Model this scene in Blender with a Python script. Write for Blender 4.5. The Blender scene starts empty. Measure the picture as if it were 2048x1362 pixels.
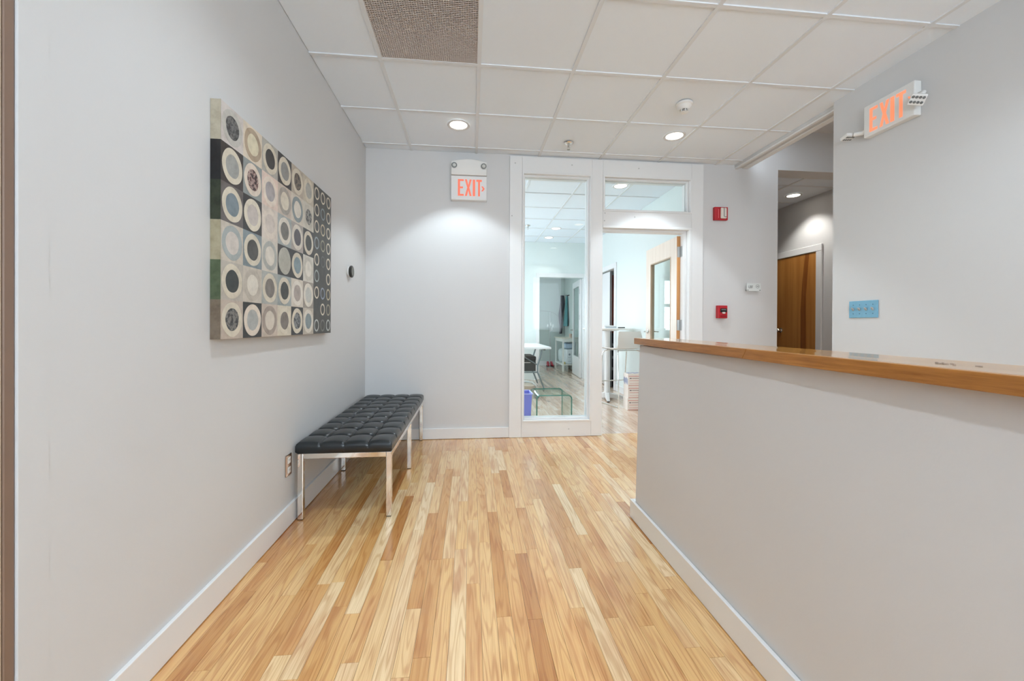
import bpy, bmesh, math, random
from mathutils import Matrix, Vector, Euler
R = random.Random(7)
sc = bpy.context.scene
COL = sc.collection
PI = math.pi
REAR_Y = -3.0

# ------------------------------------------------------------------ camera
YAW, PIT, ROL, HC = 0.10088, 0.00364, 0.00451, 1.0988
cam = bpy.data.objects.new('camera', bpy.data.cameras.new('camera'))
COL.objects.link(cam)
cam.data.sensor_width = 36.0
cam.data.lens = 810.78 * 36 / 2048
cam.data.shift_y = -(681 - 651.89) / 2048
cam.data.clip_start = 0.02
_f = Vector((math.sin(YAW) * math.cos(PIT), math.cos(YAW) * math.cos(PIT), -math.sin(PIT)))
_r = Vector((math.cos(YAW), -math.sin(YAW), 0))
_u = _r.cross(_f)
_r2 = _r * math.cos(ROL) + _u * math.sin(ROL)
_u2 = -_r * math.sin(ROL) + _u * math.cos(ROL)
M = Matrix((_r2, _u2, -_f)).transposed().to_4x4()
M.translation = (0, 0, HC)
cam.matrix_world = M
sc.camera = cam

# ------------------------------------------------------------------ world, daylight, exposure
w = bpy.data.worlds.new('world'); sc.world = w; w.use_nodes = True
w.node_tree.nodes['Background'].inputs[0].default_value = (0.80, 0.90, 1.0, 1)
w.node_tree.nodes['Background'].inputs[1].default_value = 6.0
sc.view_settings.view_transform = 'Standard'
sc.view_settings.look = 'None'
sc.view_settings.gamma = 1.0
sc.view_settings.use_curve_mapping = False
sc.view_settings.exposure = -0.20

def area(name, loc, rot, sx, sy, power, color):
    l = bpy.data.lights.new(name, 'AREA'); l.shape = 'RECTANGLE'; l.size = sx; l.size_y = sy
    l.energy = power; l.color = color
    o = bpy.data.objects.new(name, l); o.location = loc; o.rotation_euler = rot
    COL.objects.link(o); o['kind'] = 'helper'
    return o
DAY = (0.74, 0.88, 1.0)
# daylight that enters by the windows: behind the photographer (with added fill), office far wall, office left wall
COOL = (0.76, 0.89, 1.0)
for wx, wp in ((-0.25, 62), (0.95, 62), (2.08, 13)):  # left pair added as ambient fill, all tilted up to brighten the ceiling
    area('daylight_fill_rear', (wx, REAR_Y - 0.12, 1.65), (PI / 2 + 0.55, 0, 0), 0.8, 1.5, wp, COOL)
area('daylight_office_far', (0.60, 8.25, 1.5), (-PI / 2, 0, 0), 0.6, 1.1, 22, DAY)
area('daylight_office_left', (-2.15, 6.1, 1.55), (0, -PI / 2, 0), 1.5, 2.6, 34, DAY)
area('daylight_back_room', (-0.28, 9.6, 1.5), (0, -PI / 2, 0), 1.3, 1.2, 6, DAY)
sc.cycles.use_light_tree = False; sc.cycles.max_bounces = 6; sc.cycles.diffuse_bounces = 4; sc.cycles.glossy_bounces = 3; sc.cycles.transparent_max_bounces = 12
sc.cycles.caustics_reflective = False; sc.cycles.caustics_refractive = False
sc.cycles.use_adaptive_sampling = True; sc.cycles.adaptive_threshold = 0.06

# ------------------------------------------------------------------ materials
def lin(c):
    return tuple((x / 255 / 12.92) if x / 255 <= 0.04045 else ((x / 255 + 0.055) / 1.055) ** 2.4 for x in c)
MATS = {}
def mat(name, rgb, rough=0.5, metal=0.0, spec=0.5, noise=0.0, nscale=8.0, bump=0.0, bscale=300.0, emit=None, estr=0.0, coat=0.0, stretch=(1, 1, 1)):
    if name in MATS: return MATS[name]
    m = bpy.data.materials.new(name); m.use_nodes = True
    nt = m.node_tree; b = nt.nodes['Principled BSDF']
    c = lin(rgb)
    b.inputs['Base Color'].default_value = (*c, 1)
    b.inputs['Roughness'].default_value = rough
    b.inputs['Metallic'].default_value = metal
    b.inputs['Specular IOR Level'].default_value = spec
    b.inputs['Coat Weight'].default_value = coat
    tc = nt.nodes.new('ShaderNodeTexCoord')
    mp = nt.nodes.new('ShaderNodeMapping'); mp.inputs['Scale'].default_value = stretch
    nt.links.new(tc.outputs['Object'], mp.inputs['Vector'])
    if noise > 0:
        n = nt.nodes.new('ShaderNodeTexNoise'); n.inputs['Scale'].default_value = nscale; n.inputs['Detail'].default_value = 5
        nt.links.new(mp.outputs[0], n.inputs['Vector'])
        mx = nt.nodes.new('ShaderNodeMix'); mx.data_type = 'RGBA'
        mx.inputs[6].default_value = (*[x * (1 - noise) for x in c], 1)
        mx.inputs[7].default_value = (*[min(1, x * (1 + noise)) for x in c], 1)
        nt.links.new(n.outputs[0], mx.inputs[0]); nt.links.new(mx.outputs[2], b.inputs['Base Color'])
    if bump > 0:
        n2 = nt.nodes.new('ShaderNodeTexNoise'); n2.inputs['Scale'].default_value = bscale; n2.inputs['Detail'].default_value = 3
        nt.links.new(mp.outputs[0], n2.inputs['Vector'])
        bp = nt.nodes.new('ShaderNodeBump'); bp.inputs['Strength'].default_value = bump; bp.inputs['Distance'].default_value = 0.002
        nt.links.new(n2.outputs[0], bp.inputs['Height']); nt.links.new(bp.outputs[0], b.inputs['Normal'])
    if emit:
        b.inputs['Emission Color'].default_value = (*lin(emit), 1); b.inputs['Emission Strength'].default_value = estr
    MATS[name] = m
    return m

def glass_mat(name, tint=(1, 1, 1), refl=1.0, ior=1.45):
    m = bpy.data.materials.new(name); m.use_nodes = True
    nt = m.node_tree; nt.nodes.remove(nt.nodes['Principled BSDF'])
    out = nt.nodes['Material Output']
    t = nt.nodes.new('ShaderNodeBsdfTransparent'); t.inputs[0].default_value = (*tint, 1)
    g = nt.nodes.new('ShaderNodeBsdfGlossy'); g.inputs['Roughness'].default_value = 0.01
    fr = nt.nodes.new('ShaderNodeFresnel'); fr.inputs[0].default_value = ior
    mx = nt.nodes.new('ShaderNodeMixShader')
    ge = nt.nodes.new('ShaderNodeNewGeometry')
    inv = nt.nodes.new('ShaderNodeMath'); inv.operation = 'SUBTRACT'; inv.inputs[0].default_value = 1.0; nt.links.new(ge.outputs['Backfacing'], inv.inputs[1])
    mu = nt.nodes.new('ShaderNodeMath'); mu.operation = 'MULTIPLY'; nt.links.new(fr.outputs[0], mu.inputs[0]); nt.links.new(inv.outputs[0], mu.inputs[1])
    nt.links.new(mu.outputs[0], mx.inputs[0]); nt.links.new(t.outputs[0], mx.inputs[1]); nt.links.new(g.outputs[0], mx.inputs[2])
    nt.links.new(mx.outputs[0], out.inputs[0])
    MATS[name] = m
    return m

def ramp(nt, stops):
    r = nt.nodes.new('ShaderNodeValToRGB'); e = r.color_ramp.elements
    while len(e) < len(stops): e.new(0.5)
    for k, (p, c) in enumerate(stops):
        e[k].position = p; e[k].color = (*lin(c), 1)
    return r

def wood_floor(name, stops):
    m = bpy.data.materials.new(name); m.use_nodes = True
    nt = m.node_tree; b = nt.nodes['Principled BSDF']; L = nt.links.new
    at = nt.nodes.new('ShaderNodeAttribute'); at.attribute_name = 'seed'
    tc = nt.nodes.new('ShaderNodeTexCoord')
    sep = nt.nodes.new('ShaderNodeSeparateXYZ'); L(tc.outputs['Object'], sep.inputs[0])
    s37 = nt.nodes.new('ShaderNodeMath'); s37.operation = 'MULTIPLY'; s37.inputs[1].default_value = 91.7; L(at.outputs['Fac'], s37.inputs[0])
    def vec(sx, sy):
        a = nt.nodes.new('ShaderNodeMath'); a.operation = 'MULTIPLY'; a.inputs[1].default_value = sx; L(sep.outputs[0], a.inputs[0])
        c = nt.nodes.new('ShaderNodeMath'); c.operation = 'MULTIPLY'; c.inputs[1].default_value = sy; L(sep.outputs[1], c.inputs[0])
        v = nt.nodes.new('ShaderNodeCombineXYZ'); L(a.outputs[0], v.inputs[0]); L(c.outputs[0], v.inputs[1]); L(s37.outputs[0], v.inputs[2])
        return v
    # plank tone
    tone = ramp(nt, stops)
    L(at.outputs['Fac'], tone.inputs[0])
    # cathedral figure: rings of a stretched noise
    n = nt.nodes.new('ShaderNodeTexNoise'); n.inputs['Scale'].default_value = 1.0; n.inputs['Detail'].default_value = 2.0
    L(vec(14, 0.95).outputs[0], n.inputs['Vector'])
    ms = nt.nodes.new('ShaderNodeMath'); ms.operation = 'MULTIPLY'; ms.inputs[1].default_value = 74; L(n.outputs[0], ms.inputs[0])
    sn = nt.nodes.new('ShaderNodeMath'); sn.operation = 'SINE'; L(ms.outputs[0], sn.inputs[0])
    mr = nt.nodes.new('ShaderNodeMapRange'); mr.inputs[1].default_value = 0.15; mr.inputs[2].default_value = 1.0; L(sn.outputs[0], mr.inputs[0])
    # fine pores
    n2 = nt.nodes.new('ShaderNodeTexNoise'); n2.inputs['Scale'].default_value = 1.0; n2.inputs['Detail'].default_value = 4.0
    L(vec(260, 4.5).outputs[0], n2.inputs['Vector'])
    mr2 = nt.nodes.new('ShaderNodeMapRange'); mr2.inputs[1].default_value = 0.45; mr2.inputs[2].default_value = 0.75; L(n2.outputs[0], mr2.inputs[0])
    # slow drift of tone along the board
    n3 = nt.nodes.new('ShaderNodeTexNoise'); n3.inputs['Scale'].default_value = 1.0; n3.inputs['Detail'].default_value = 3.0
    L(vec(9, 2.2).outputs[0], n3.inputs['Vector'])
    def mix(fac, src, col, k, mode='MULTIPLY'):
        a = nt.nodes.new('ShaderNodeMath'); a.operation = 'MULTIPLY'; a.inputs[1].default_value = k; L(fac, a.inputs[0])
        x = nt.nodes.new('ShaderNodeMix'); x.data_type = 'RGBA'; x.blend_type = mode
        L(a.outputs[0], x.inputs[0]); L(src, x.inputs[6]); x.inputs[7].default_value = (*lin(col), 1)
        return x.outputs[2]
    c = mix(mr.outputs[0], tone.outputs[0], (190, 134, 82), 0.34)
    c = mix(mr2.outputs[0], c, (188, 136, 88), 0.42)
    mr3 = nt.nodes.new('ShaderNodeMapRange'); mr3.inputs[1].default_value = 0.5; mr3.inputs[2].default_value = 0.8; L(n3.outputs[0], mr3.inputs[0])
    c = mix(mr3.outputs[0], c, (205, 140, 78), 0.55)
    L(c, b.inputs['Base Color'])
    b.inputs['Roughness'].default_value = 0.24
    b.inputs['Coat Weight'].default_value = 0.8; b.inputs['Coat Roughness'].default_value = 0.16
    b.inputs['Specular IOR Level'].default_value = 0.5
    MATS[name] = m
    return m

def wood(name, a, bb, scale=(30, 1.5, 30), rough=0.35, k=0.6, seed=0.0):
    m = bpy.data.materials.new(name); m.use_nodes = True
    nt = m.node_tree; b = nt.nodes['Principled BSDF']; L = nt.links.new
    tc = nt.nodes.new('ShaderNodeTexCoord'); mp = nt.nodes.new('ShaderNodeMapping'); mp.inputs['Scale'].default_value = scale
    mp.inputs['Location'].default_value = (seed, seed * 2, seed)
    L(tc.outputs['Object'], mp.inputs[0])
    n = nt.nodes.new('ShaderNodeTexNoise'); n.inputs['Scale'].default_value = 1; n.inputs['Detail'].default_value = 6; n.inputs['Roughness'].default_value = 0.65
    L(mp.outputs[0], n.inputs['Vector'])
    r = ramp(nt, [(0.5 - k / 2, a), (0.5 + k / 2, bb)]); L(n.outputs[0], r.inputs[0])
    L(r.outputs[0], b.inputs['Base Color']); b.inputs['Roughness'].default_value = rough
    MATS[name] = m
    return m

WALL = mat('wall_paint', (214, 213, 212), 0.55, spec=0.3, bump=0.10, bscale=130)
OWALL = mat('office_wall_paint', (226, 234, 231), 0.55, spec=0.3)
TRIM = mat('trim_paint', (233, 233, 232), 0.32, spec=0.45)
TILE = mat('ceiling_tile_white', (240, 247, 254), 0.9, spec=0.1, bump=0.35, bscale=420)
GRID = mat('grid_white', (229, 232, 235), 0.4)
DARK = mat('void_dark', (26, 23, 20), 0.9)
CHROME = mat('chrome', (232, 228, 222), 0.09, 1.0)
STEEL = mat('brushed_steel', (186, 186, 184), 0.32, 1.0)
LEATHER = mat('black_leather', (22, 29, 33), 0.28, spec=0.6, bump=0.10, bscale=500)
WPLAST = mat('white_plastic', (232, 231, 228), 0.4)
GPLAST = mat('grey_plastic', (120, 124, 124), 0.4)
BLACK = mat('black_plastic', (22, 22, 22), 0.45)
RED = mat('red_enamel', (186, 32, 44), 0.4)
GLASS = glass_mat('clear_glass', (0.97, 0.99, 0.985))
FLOOR = wood_floor('oak_strip_floor', [(0.0, (192, 132, 74)), (0.07, (212, 156, 92)), (0.25, (228, 178, 114)), (0.55, (236, 191, 128)), (0.8, (240, 202, 146)), (1.0, (246, 218, 172))])
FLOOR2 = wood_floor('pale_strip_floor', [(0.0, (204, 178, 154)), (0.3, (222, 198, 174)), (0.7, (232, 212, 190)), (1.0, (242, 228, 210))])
COUNTER = wood('oak_counter', (152, 102, 48), (198, 146, 78), (55, 5, 55), 0.10, 0.5)
DOORW = wood('maple_door', (222, 206, 190), (238, 226, 212), (22, 22, 1.6), 0.35, 0.5)
HALLD = wood('oak_hall_door', (166, 104, 46), (206, 146, 78), (3, 14, 0.5), 0.3, 0.45)
HSTREAK = wood('oak_streak', (120, 66, 26), (160, 96, 44), (3, 40, 2.0), 0.3, 0.5)
BROWN = mat('brown_casing', (132, 108, 92), 0.4, noise=0.1, nscale=12)
BROWNL = mat('brown_casing_highlight', (188, 170, 150), 0.3)  # paler than the boards: highlight of the rounded edge put into the colour

# ------------------------------------------------------------------ mesh helpers
class MB:
    def __init__(s): s.v = []; s.f = []; s.m = []
    def add(s, vs, fs, mi=0):
        o = len(s.v); s.v += [tuple(p) for p in vs]; s.f += [tuple(i + o for i in f) for f in fs]; s.m += [mi] * len(fs)
        return s
    def box(s, x0, x1, y0, y1, z0, z1, mi=0, mat4=None):
        vs = [Vector(p) for p in ((x0, y0, z0), (x1, y0, z0), (x1, y1, z0), (x0, y1, z0), (x0, y0, z1), (x1, y0, z1), (x1, y1, z1), (x0, y1, z1))]
        if mat4: vs = [mat4 @ p for p in vs]
        return s.add(vs, [(3, 2, 1, 0), (4, 5, 6, 7), (0, 1, 5, 4), (1, 2, 6, 5), (2, 3, 7, 6), (3, 0, 4, 7)], mi)
    def hexa(s, vs, mi=0):
        return s.add(vs, [(3, 2, 1, 0), (4, 5, 6, 7), (0, 1, 5, 4), (1, 2, 6, 5), (2, 3, 7, 6), (3, 0, 4, 7)], mi)
    def tube(s, path, r, n=10, mi=0, closed=False):
        path = [Vector(p) for p in path]; rs = r if isinstance(r, (list, tuple)) else [r] * len(path)
        N = len(path); rings = []; prev = None
        for i, p in enumerate(path):
            a = path[i - 1] if (i > 0 or closed) else p; b = path[(i + 1) % N] if (i < N - 1 or closed) else p
            d = (b - a).normalized()
            ref = prev if prev is not None else (Vector((0, 0, 1)) if abs(d.z) < 0.9 else Vector((1, 0, 0)))
            x = (ref - d * ref.dot(d)).normalized(); prev = x; y = d.cross(x)
            rings.append([p + (x * math.cos(2 * PI * k / n) + y * math.sin(2 * PI * k / n)) * rs[i] for k in range(n)])
        o = len(s.v); fs = []
        for i in range(N if closed else N - 1):
            j = (i + 1) % N
            for k in range(n): fs.append((i * n + k, i * n + (k + 1) % n, j * n + (k + 1) % n, j * n + k))
        if not closed: fs += [tuple(range(n))[::-1], tuple((N - 1) * n + k for k in range(n))]
        return s.add([p for rg in rings for p in rg], fs, mi)
    def lathe(s, prof, c=(0, 0, 0), axis='z', n=32, mi=0, mat4=None):
        # prof: (radius, height) pairs
        vs = []; fs = []; N = len(prof)
        for (r, h) in prof:
            for k in range(n):
                a = 2 * PI * k / n; p = Vector((r * math.cos(a), r * math.sin(a), h))
                if axis == 'x': p = Vector((p.z, p.x, p.y))
                elif axis == 'y': p = Vector((p.x, p.z, p.y))
                if mat4: p = mat4 @ p
                vs.append(p + Vector(c))
        for i in range(N - 1):
            for k in range(n): fs.append((i * n + k, i * n + (k + 1) % n, (i + 1) * n + (k + 1) % n, (i + 1) * n + k))
        shut = prof[0] == prof[-1]
        if prof[0][0] > 1e-6 and not shut: fs.append(tuple(range(n))[::-1])
        if prof[-1][0] > 1e-6 and not shut: fs.append(tuple((N - 1) * n + k for k in range(n)))
        return s.add(vs, fs, mi)
    def prism(s, pts, to3, d, mi=0):
        # pts 2D outline, to3(u, v, w) maps to world, extruded w = 0..d
        n = len(pts)
        vs = [to3(u, v, 0) for u, v in pts] + [to3(u, v, d) for u, v in pts]
        fs = [tuple(range(n))[::-1], tuple(range(n, 2 * n))] + [(k, (k + 1) % n, n + (k + 1) % n, n + k) for k in range(n)]
        return s.add(vs, fs, mi)
    def ringprism(s, outer, inner, to3, d, mi=0):
        n = len(outer)
        vs = [to3(u, v, 0) for u, v in outer] + [to3(u, v, 0) for u, v in inner] + [to3(u, v, d) for u, v in outer] + [to3(u, v, d) for u, v in inner]
        fs = []
        for k in range(n):
            j = (k + 1) % n
            fs += [(k, n + k, n + j, j), (2 * n + k, 2 * n + j, 3 * n + j, 3 * n + k), (k, j, 2 * n + j, 2 * n + k), (n + k, 3 * n + k, 3 * n + j, n + j)]
        return s.add(vs, fs, mi)
    def build(s, name, mats, parent=None, bevel=0.0, seg=2, smooth=False, wn=False):
        me = bpy.data.meshes.new(name); me.from_pydata(s.v, [], s.f)
        mats = mats if isinstance(mats, (list, tuple)) else [mats]
        for m in mats: me.materials.append(m)
        for p, i in zip(me.polygons, s.m): p.material_index = i
        bm = bmesh.new(); bm.from_mesh(me)
        bmesh.ops.recalc_face_normals(bm, faces=bm.faces)
        if bevel > 0:
            es = [e for e in bm.edges if len(e.link_faces) == 2 and e.calc_face_angle(0) > 0.5]
            bmesh.ops.bevel(bm, geom=es, offset=bevel, segments=seg, affect='EDGES', profile=0.5)
        if smooth:
            for f in bm.faces: f.smooth = True
            for e in bm.edges:
                if len(e.link_faces) == 2 and e.calc_face_angle(0) > 0.7: e.smooth = False
        bm.to_mesh(me); bm.free(); me.update()
        o = bpy.data.objects.new(name, me); COL.objects.link(o)
        if parent: adopt(o, parent)
        return o

def adopt(o, parent):
    o.parent = parent
    mw = Matrix.LocRotScale(parent.location, parent.rotation_euler, parent.scale)
    if parent.parent: mw = parent.parent.matrix_parent_inverse.inverted() @ mw if False else mw
    o.matrix_parent_inverse = mw.inverted()

def tag(o, label, cat, group=None, kind=None):
    o['label'] = label; o['category'] = cat
    if group: o['group'] = group
    if kind: o['kind'] = kind
    return o
def thing(name, label, cat, loc=(0, 0, 0), group=None):
    o = bpy.data.objects.new(name, None); COL.objects.link(o); o.location = loc; o.empty_display_size = 0.05
    return tag(o, label, cat, group)
def struct(o, label=None):
    o['kind'] = 'structure'
    if label: o['label'] = label
    return o
def sempty(name, label, loc=(0, 0, 0)):
    o = bpy.data.objects.new(name, None); COL.objects.link(o); o.location = loc; o.empty_display_size = 0.05
    return struct(o, label)
def B(name, m, parent, x0, x1, y0, y1, z0, z1, bevel=0.0, seg=2, mat4=None):
    return MB().box(x0, x1, y0, y1, z0, z1, 0, mat4).build(name, m, parent, bevel, seg)
def text_mesh(body, size):
    cu = bpy.data.curves.new('t', 'FONT'); cu.body = body; cu.size = size; cu.extrude = 0.0006
    o = bpy.data.objects.new('t', cu); COL.objects.link(o)
    dg = bpy.context.evaluated_depsgraph_get()
    me = bpy.data.meshes.new_from_object(o.evaluated_get(dg))
    bpy.data.objects.remove(o); bpy.data.curves.remove(cu)
    return me

# ------------------------------------------------------------------ dimensions
H = 2.7417; XL = -0.9868; XR = 2.6521; YB = 3.9229; T = 0.6096
YW = 4.04            # office side of the back wall
XO, YF = 2.41, 8.0   # office right wall, office far wall
YR = 10.70; XR3 = 2.51
REAR = -3.0; XOL = -2.0

# ------------------------------------------------------------------ shell
def wallobj(name, boxes, m, label):
    b = MB()
    for q in boxes: b.box(*q)
    return struct(b.build(name, m), label)
wallobj('wall_left', [(XL - 0.12, XL, 1.057, 4.2, 0, 3.3), (XL - 0.12, XL, REAR, 0.2, 0, 3.3), (XL - 0.12, XL, 0.2, 0.99, 2.3, 3.3)], WALL, 'long white painted wall behind the bench')
wallobj('wall_back', [(XL, 0.48, YB, YW, 0, 3.3), (2.24, 3.171, YB, YW, 0, 3.3), (0.48, 2.24, YB, YW, 2.60, 3.3), (3.171, 4.40, YB, YW + 0.08, 2.718, 3.3)], WALL, 'white end wall around the glazed office front')
wallobj('wall_right', [(XR, 2.83, REAR, 2.739, 0, 3.3)], WALL, 'white wall carrying the blue switch plate')
wallobj('wall_rear', [(XL, -0.65, REAR - 0.1, REAR, 0, 3.3), (0.15, 0.55, REAR - 0.1, REAR, 0, 3.3), (1.35, 1.68, REAR - 0.1, REAR, 0, 3.3), (2.48, XR, REAR - 0.1, REAR, 0, 3.3)] + [(x, x + 0.8, REAR - 0.1, REAR, z0, z1) for x in (-0.65, 0.55, 1.68) for z0, z1 in ((0, 0.9), (2.4, 3.3))], WALL, 'white wall behind the photographer')
wallobj('wall_hall', [(4.33, 4.45, 1.0, 9.0, 0, 3.3)], WALL, 'white hallway wall with the oak door')
wallobj('wall_hall_end', [(2.83, 4.33, 0.9, 1.0, 0, 3.3), (3.1, 4.4, 8.9, 9.0, 0, 3.3)], WALL, 'white end wall of the hallway')
wallobj('wall_hall_inner', [(3.05, 3.171, YW, 8.9, 0, 3.3)], WALL, 'white inner hallway wall')
# soffit over the opening beside the right wall
so = sempty('trim_1', 'white soffit over the opening to the hallway', (2.76, 3.3, 2.72))
B('soffit_board', WALL, so, 2.690, 2.835, 2.739, YB, 2.722, 2.80)
B('soffit_strip', TRIM, so, 2.692, 2.722, 2.739, YB, 2.706, 2.722, 0.003)
B('soffit_strip', TRIM, so, 2.775, 2.832, 2.739, YB, 2.711, 2.722, 0.003)
struct(B('ceiling_hall', WALL, None, 2.835, 4.40, 1.0, YB, 3.13, 3.2), 'high white ceiling beside the hallway')

# half wall of the reception desk: it leans a little
hw = MB().hexa([(0.925, 0.0, 0), (1.06, 0.0, 0), (1.06, 2.203, 0), (0.925, 2.203, 0), (0.947, 0.0, 0.985), (1.06, 0.0, 0.985), (1.06, 2.203, 0.985), (0.947, 2.203, 0.985)]).build('wall_half', WALL, None, 0.004, 2)
struct(hw, 'low white half wall under the oak countertop')

# baseboards
def base(name, boxes, label):
    b = MB()
    for q in boxes: b.box(*q)
    return struct(b.build(name, TRIM, None, 0.0025, 2), label)
base('baseboard_left', [(XL, XL + 0.015, 1.057, YB - 0.001, 0.003, 0.115)], 'white baseboard along the left wall')
base('baseboard_back', [(XL + 0.016, 0.369, YB - 0.015, YB, 0.003, 0.103)], 'white baseboard below the exit sign wall')
base('baseboard_half', [(0.910, 0.9255, 0.0, 2.240, 0.003, 0.104), (0.9255, 1.06, 2.2035, 2.240, 0.003, 0.104)], 'white baseboard wrapping the reception half wall')

# ------------------------------------------------------------------ strip floor, plank by plank
fl = struct(MB().box(XL - 0.15, 4.45, REAR, 4.0, -0.06, -0.003).box(XOL, 4.45, 4.0, 10.9, -0.06, -0.003).build('floor', mat('floor_gap', (70, 44, 24), 0.8)), 'honey coloured oak strip floor')
def proj(x, y, z):
    p = cam_inv @ Vector((x, y, z)); f = 810.78
    return 1024 + f * p.x / -p.z, 651.89 - f * p.y / -p.z, -p.z
cam_inv = M.inverted()
planks = []
PW = 0.0572
for (xa, xb, ya, yb) in ((XL, 4.33, -0.6, 3.975), (XOL, 3.05, 3.975, 10.7)):
    x = XL - 40 * PW + (0.0 if ya < 0 else 0.0)
    while x < xb:
        if x + PW > xa:
            y = ya - R.random() * 0.6
            while y < yb:
                l = min(1.35, max(0.22, R.gauss(0.74, 0.30)))
                y0, y1 = max(ya, y), min(yb, y + l)
                x0, x1 = max(xa, x), min(xb, x + PW)
                if y1 - y0 > 0.01 and x1 - x0 > 0.004:
                    planks.append((x0, x1, y0, y1, R.random()))
                y += l
        x += PW
def vis(p):
    xm, ym = (p[0] + p[1]) / 2, (p[2] + p[3]) / 2
    if p[3] < 0.85: return 0
    ym = max(ym, 0.9); X, Y, d = proj(xm, ym, 0)
    if not (-60 < X < 2100 and Y < 1480): return 0
    if xm > 0.93 and p[3] < 2.24 * xm / 0.92: return 0
    if ym > 3.97 and not (xm > 0.12 * ym and xm < 2.3): return 0
    if ym > 5.2: return 0
    return (p[3] - p[2]) / (d * d)
order = sorted(planks, key=vis, reverse=True)
GAPW = 0.0005
def plank_geo(mb, p, seeds):
    x0, x1, y0, y1, s = p; z = 0.0
    x0 += GAPW; x1 -= GAPW; y0 += GAPW; y1 -= GAPW
    mb.add([(x0, y0, -0.006), (x1, y0, -0.006), (x1, y1, -0.006), (x0, y1, -0.006), (x0, y0, z), (x1, y0, z), (x1, y1, z), (x0, y1, z)],
           [(4, 5, 6, 7), (0, 1, 5, 4), (1, 2, 6, 5), (2, 3, 7, 6), (3, 0, 4, 7)])
    seeds += [s] * 5
def plank_obj(name, ps, fm=None):
    mb = MB(); seeds = []
    for p in ps: plank_geo(mb, p, seeds)
    me = bpy.data.meshes.new(name); me.from_pydata(mb.v, [], mb.f); me.materials.append(fm or (FLOOR if ps[0][2] < 3.97 else FLOOR2))
    a = me.attributes.new('seed', 'FLOAT', 'FACE'); a.data.foreach_set('value', seeds)
    o = bpy.data.objects.new(name, me); COL.objects.link(o); adopt(o, fl)
    return o
for p in order[:300]: plank_obj('plank', [p])
for fm, sel in ((FLOOR, lambda p: p[2] < 3.97), (FLOOR2, lambda p: p[2] >= 3.97)):
    rest = plank_obj('plank_field', [p for p in order[300:] if sel(p)], fm); rest['kind'] = 'stuff'

# ------------------------------------------------------------------ suspended ceilings
GX = [-1.1745 + T * i for i in range(-3, 9)]
GY = [1.97659 + T * j for j in range(-9, 16)]
def ceiling(name, x0, x1, y0, y1, label, holes=(), z=H, skip=lambda a, b: False):
    c = struct(MB().box(x0, x1, y0, y1, z + 0.10, z + 0.16).build(name, DARK), label)
    xs = [x0] + [g for g in GX if x0 + 0.02 < g < x1 - 0.02] + [x1]
    ys = [y0] + [g for g in GY if y0 + 0.02 < g < y1 - 0.02] + [y1]
    for i in range(len(xs) - 1):
        for j in range(len(ys) - 1):
            a0 = xs[i] + (0.003 if i == 0 else 0.001); a1 = xs[i + 1] - (0.003 if i == len(xs) - 2 else 0.001)
            b0 = ys[j] + (0.003 if j == 0 else 0.001); b1 = ys[j + 1] - (0.003 if j == len(ys) - 2 else 0.001)
            if any(a0 < hx < a1 and b0 < hy < b1 for hx, hy in holes): continue
            dz = 0.0045 + R.random() * 0.002
            B('ceiling_tile', TILE, c, a0, a1, b0, b1, z + dz, z + dz + 0.015)
    for g in xs[1:-1]: B('grid_tee', GRID, c, g - 0.012, g + 0.012, y0 + 0.002, y1 - 0.002, z - 0.002, z + 0.030)
    for k, g in enumerate(ys[1:-1]):
        for i in range(len(xs) - 1):
            B('cross_tee', GRID, c, xs[i] + (0.012 if i else 0.001), xs[i + 1] - (0.012 if i < len(xs) - 2 else 0.001), g - 0.012, g + 0.012, z - 0.001, z + 0.028)
    return c
GRX, GRY = (GX[4] + GX[5]) / 2, (GY[9] + GY[10]) / 2
ceiling('ceiling', XL, 2.690, REAR, YB, 'white suspended tile ceiling of the reception room', [(GRX, GRY)])
ceiling('ceiling_office', XOL, XO, YW, YF, 'white suspended tile ceiling of the bright office')
ceiling('ceiling_hallway', 3.171, 4.33, YW + 0.08, 8.9, 'white tile ceiling of the hallway')
struct(B('ceiling_back_room', TILE, None, -0.2, XR3, YF + 0.12, YR, H, H + 0.05), 'plain ceiling of the small back room')

# egg-crate return grille lying in the grid
gr = thing('air_return_grille', 'brown-shadowed white egg-crate air return grille in the ceiling grid', 'vent', (GRX, GRY, H))
g0x, g1x, g0y, g1y = GX[4] + 0.0125, GX[5] - 0.0125, GY[9] + 0.0125, GY[10] - 0.0125
b = MB(); N = 46
EGG = mat('egg_crate_plastic', (224, 212, 202), 0.5)
for k in range(N + 1):
    xx = g0x + 0.0015 + (g1x - g0x - 0.003) * k / N; yy = g0y + 0.0015 + (g1y - g0y - 0.003) * k / N
    b.box(xx - 0.0010, xx + 0.0010, g0y, g1y, H + 0.001, H + 0.008)
    b.box(g0x, g1x, yy - 0.0010, yy + 0.0010, H + 0.0012, H + 0.0078)
o = b.build('egg_crate_core', EGG, gr); o['kind'] = 'stuff'
B('duct_back', mat('duct_dark', (22, 15, 12), 0.8), gr, g0x, g1x, g0y, g1y, H + 0.06, H + 0.07)

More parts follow.
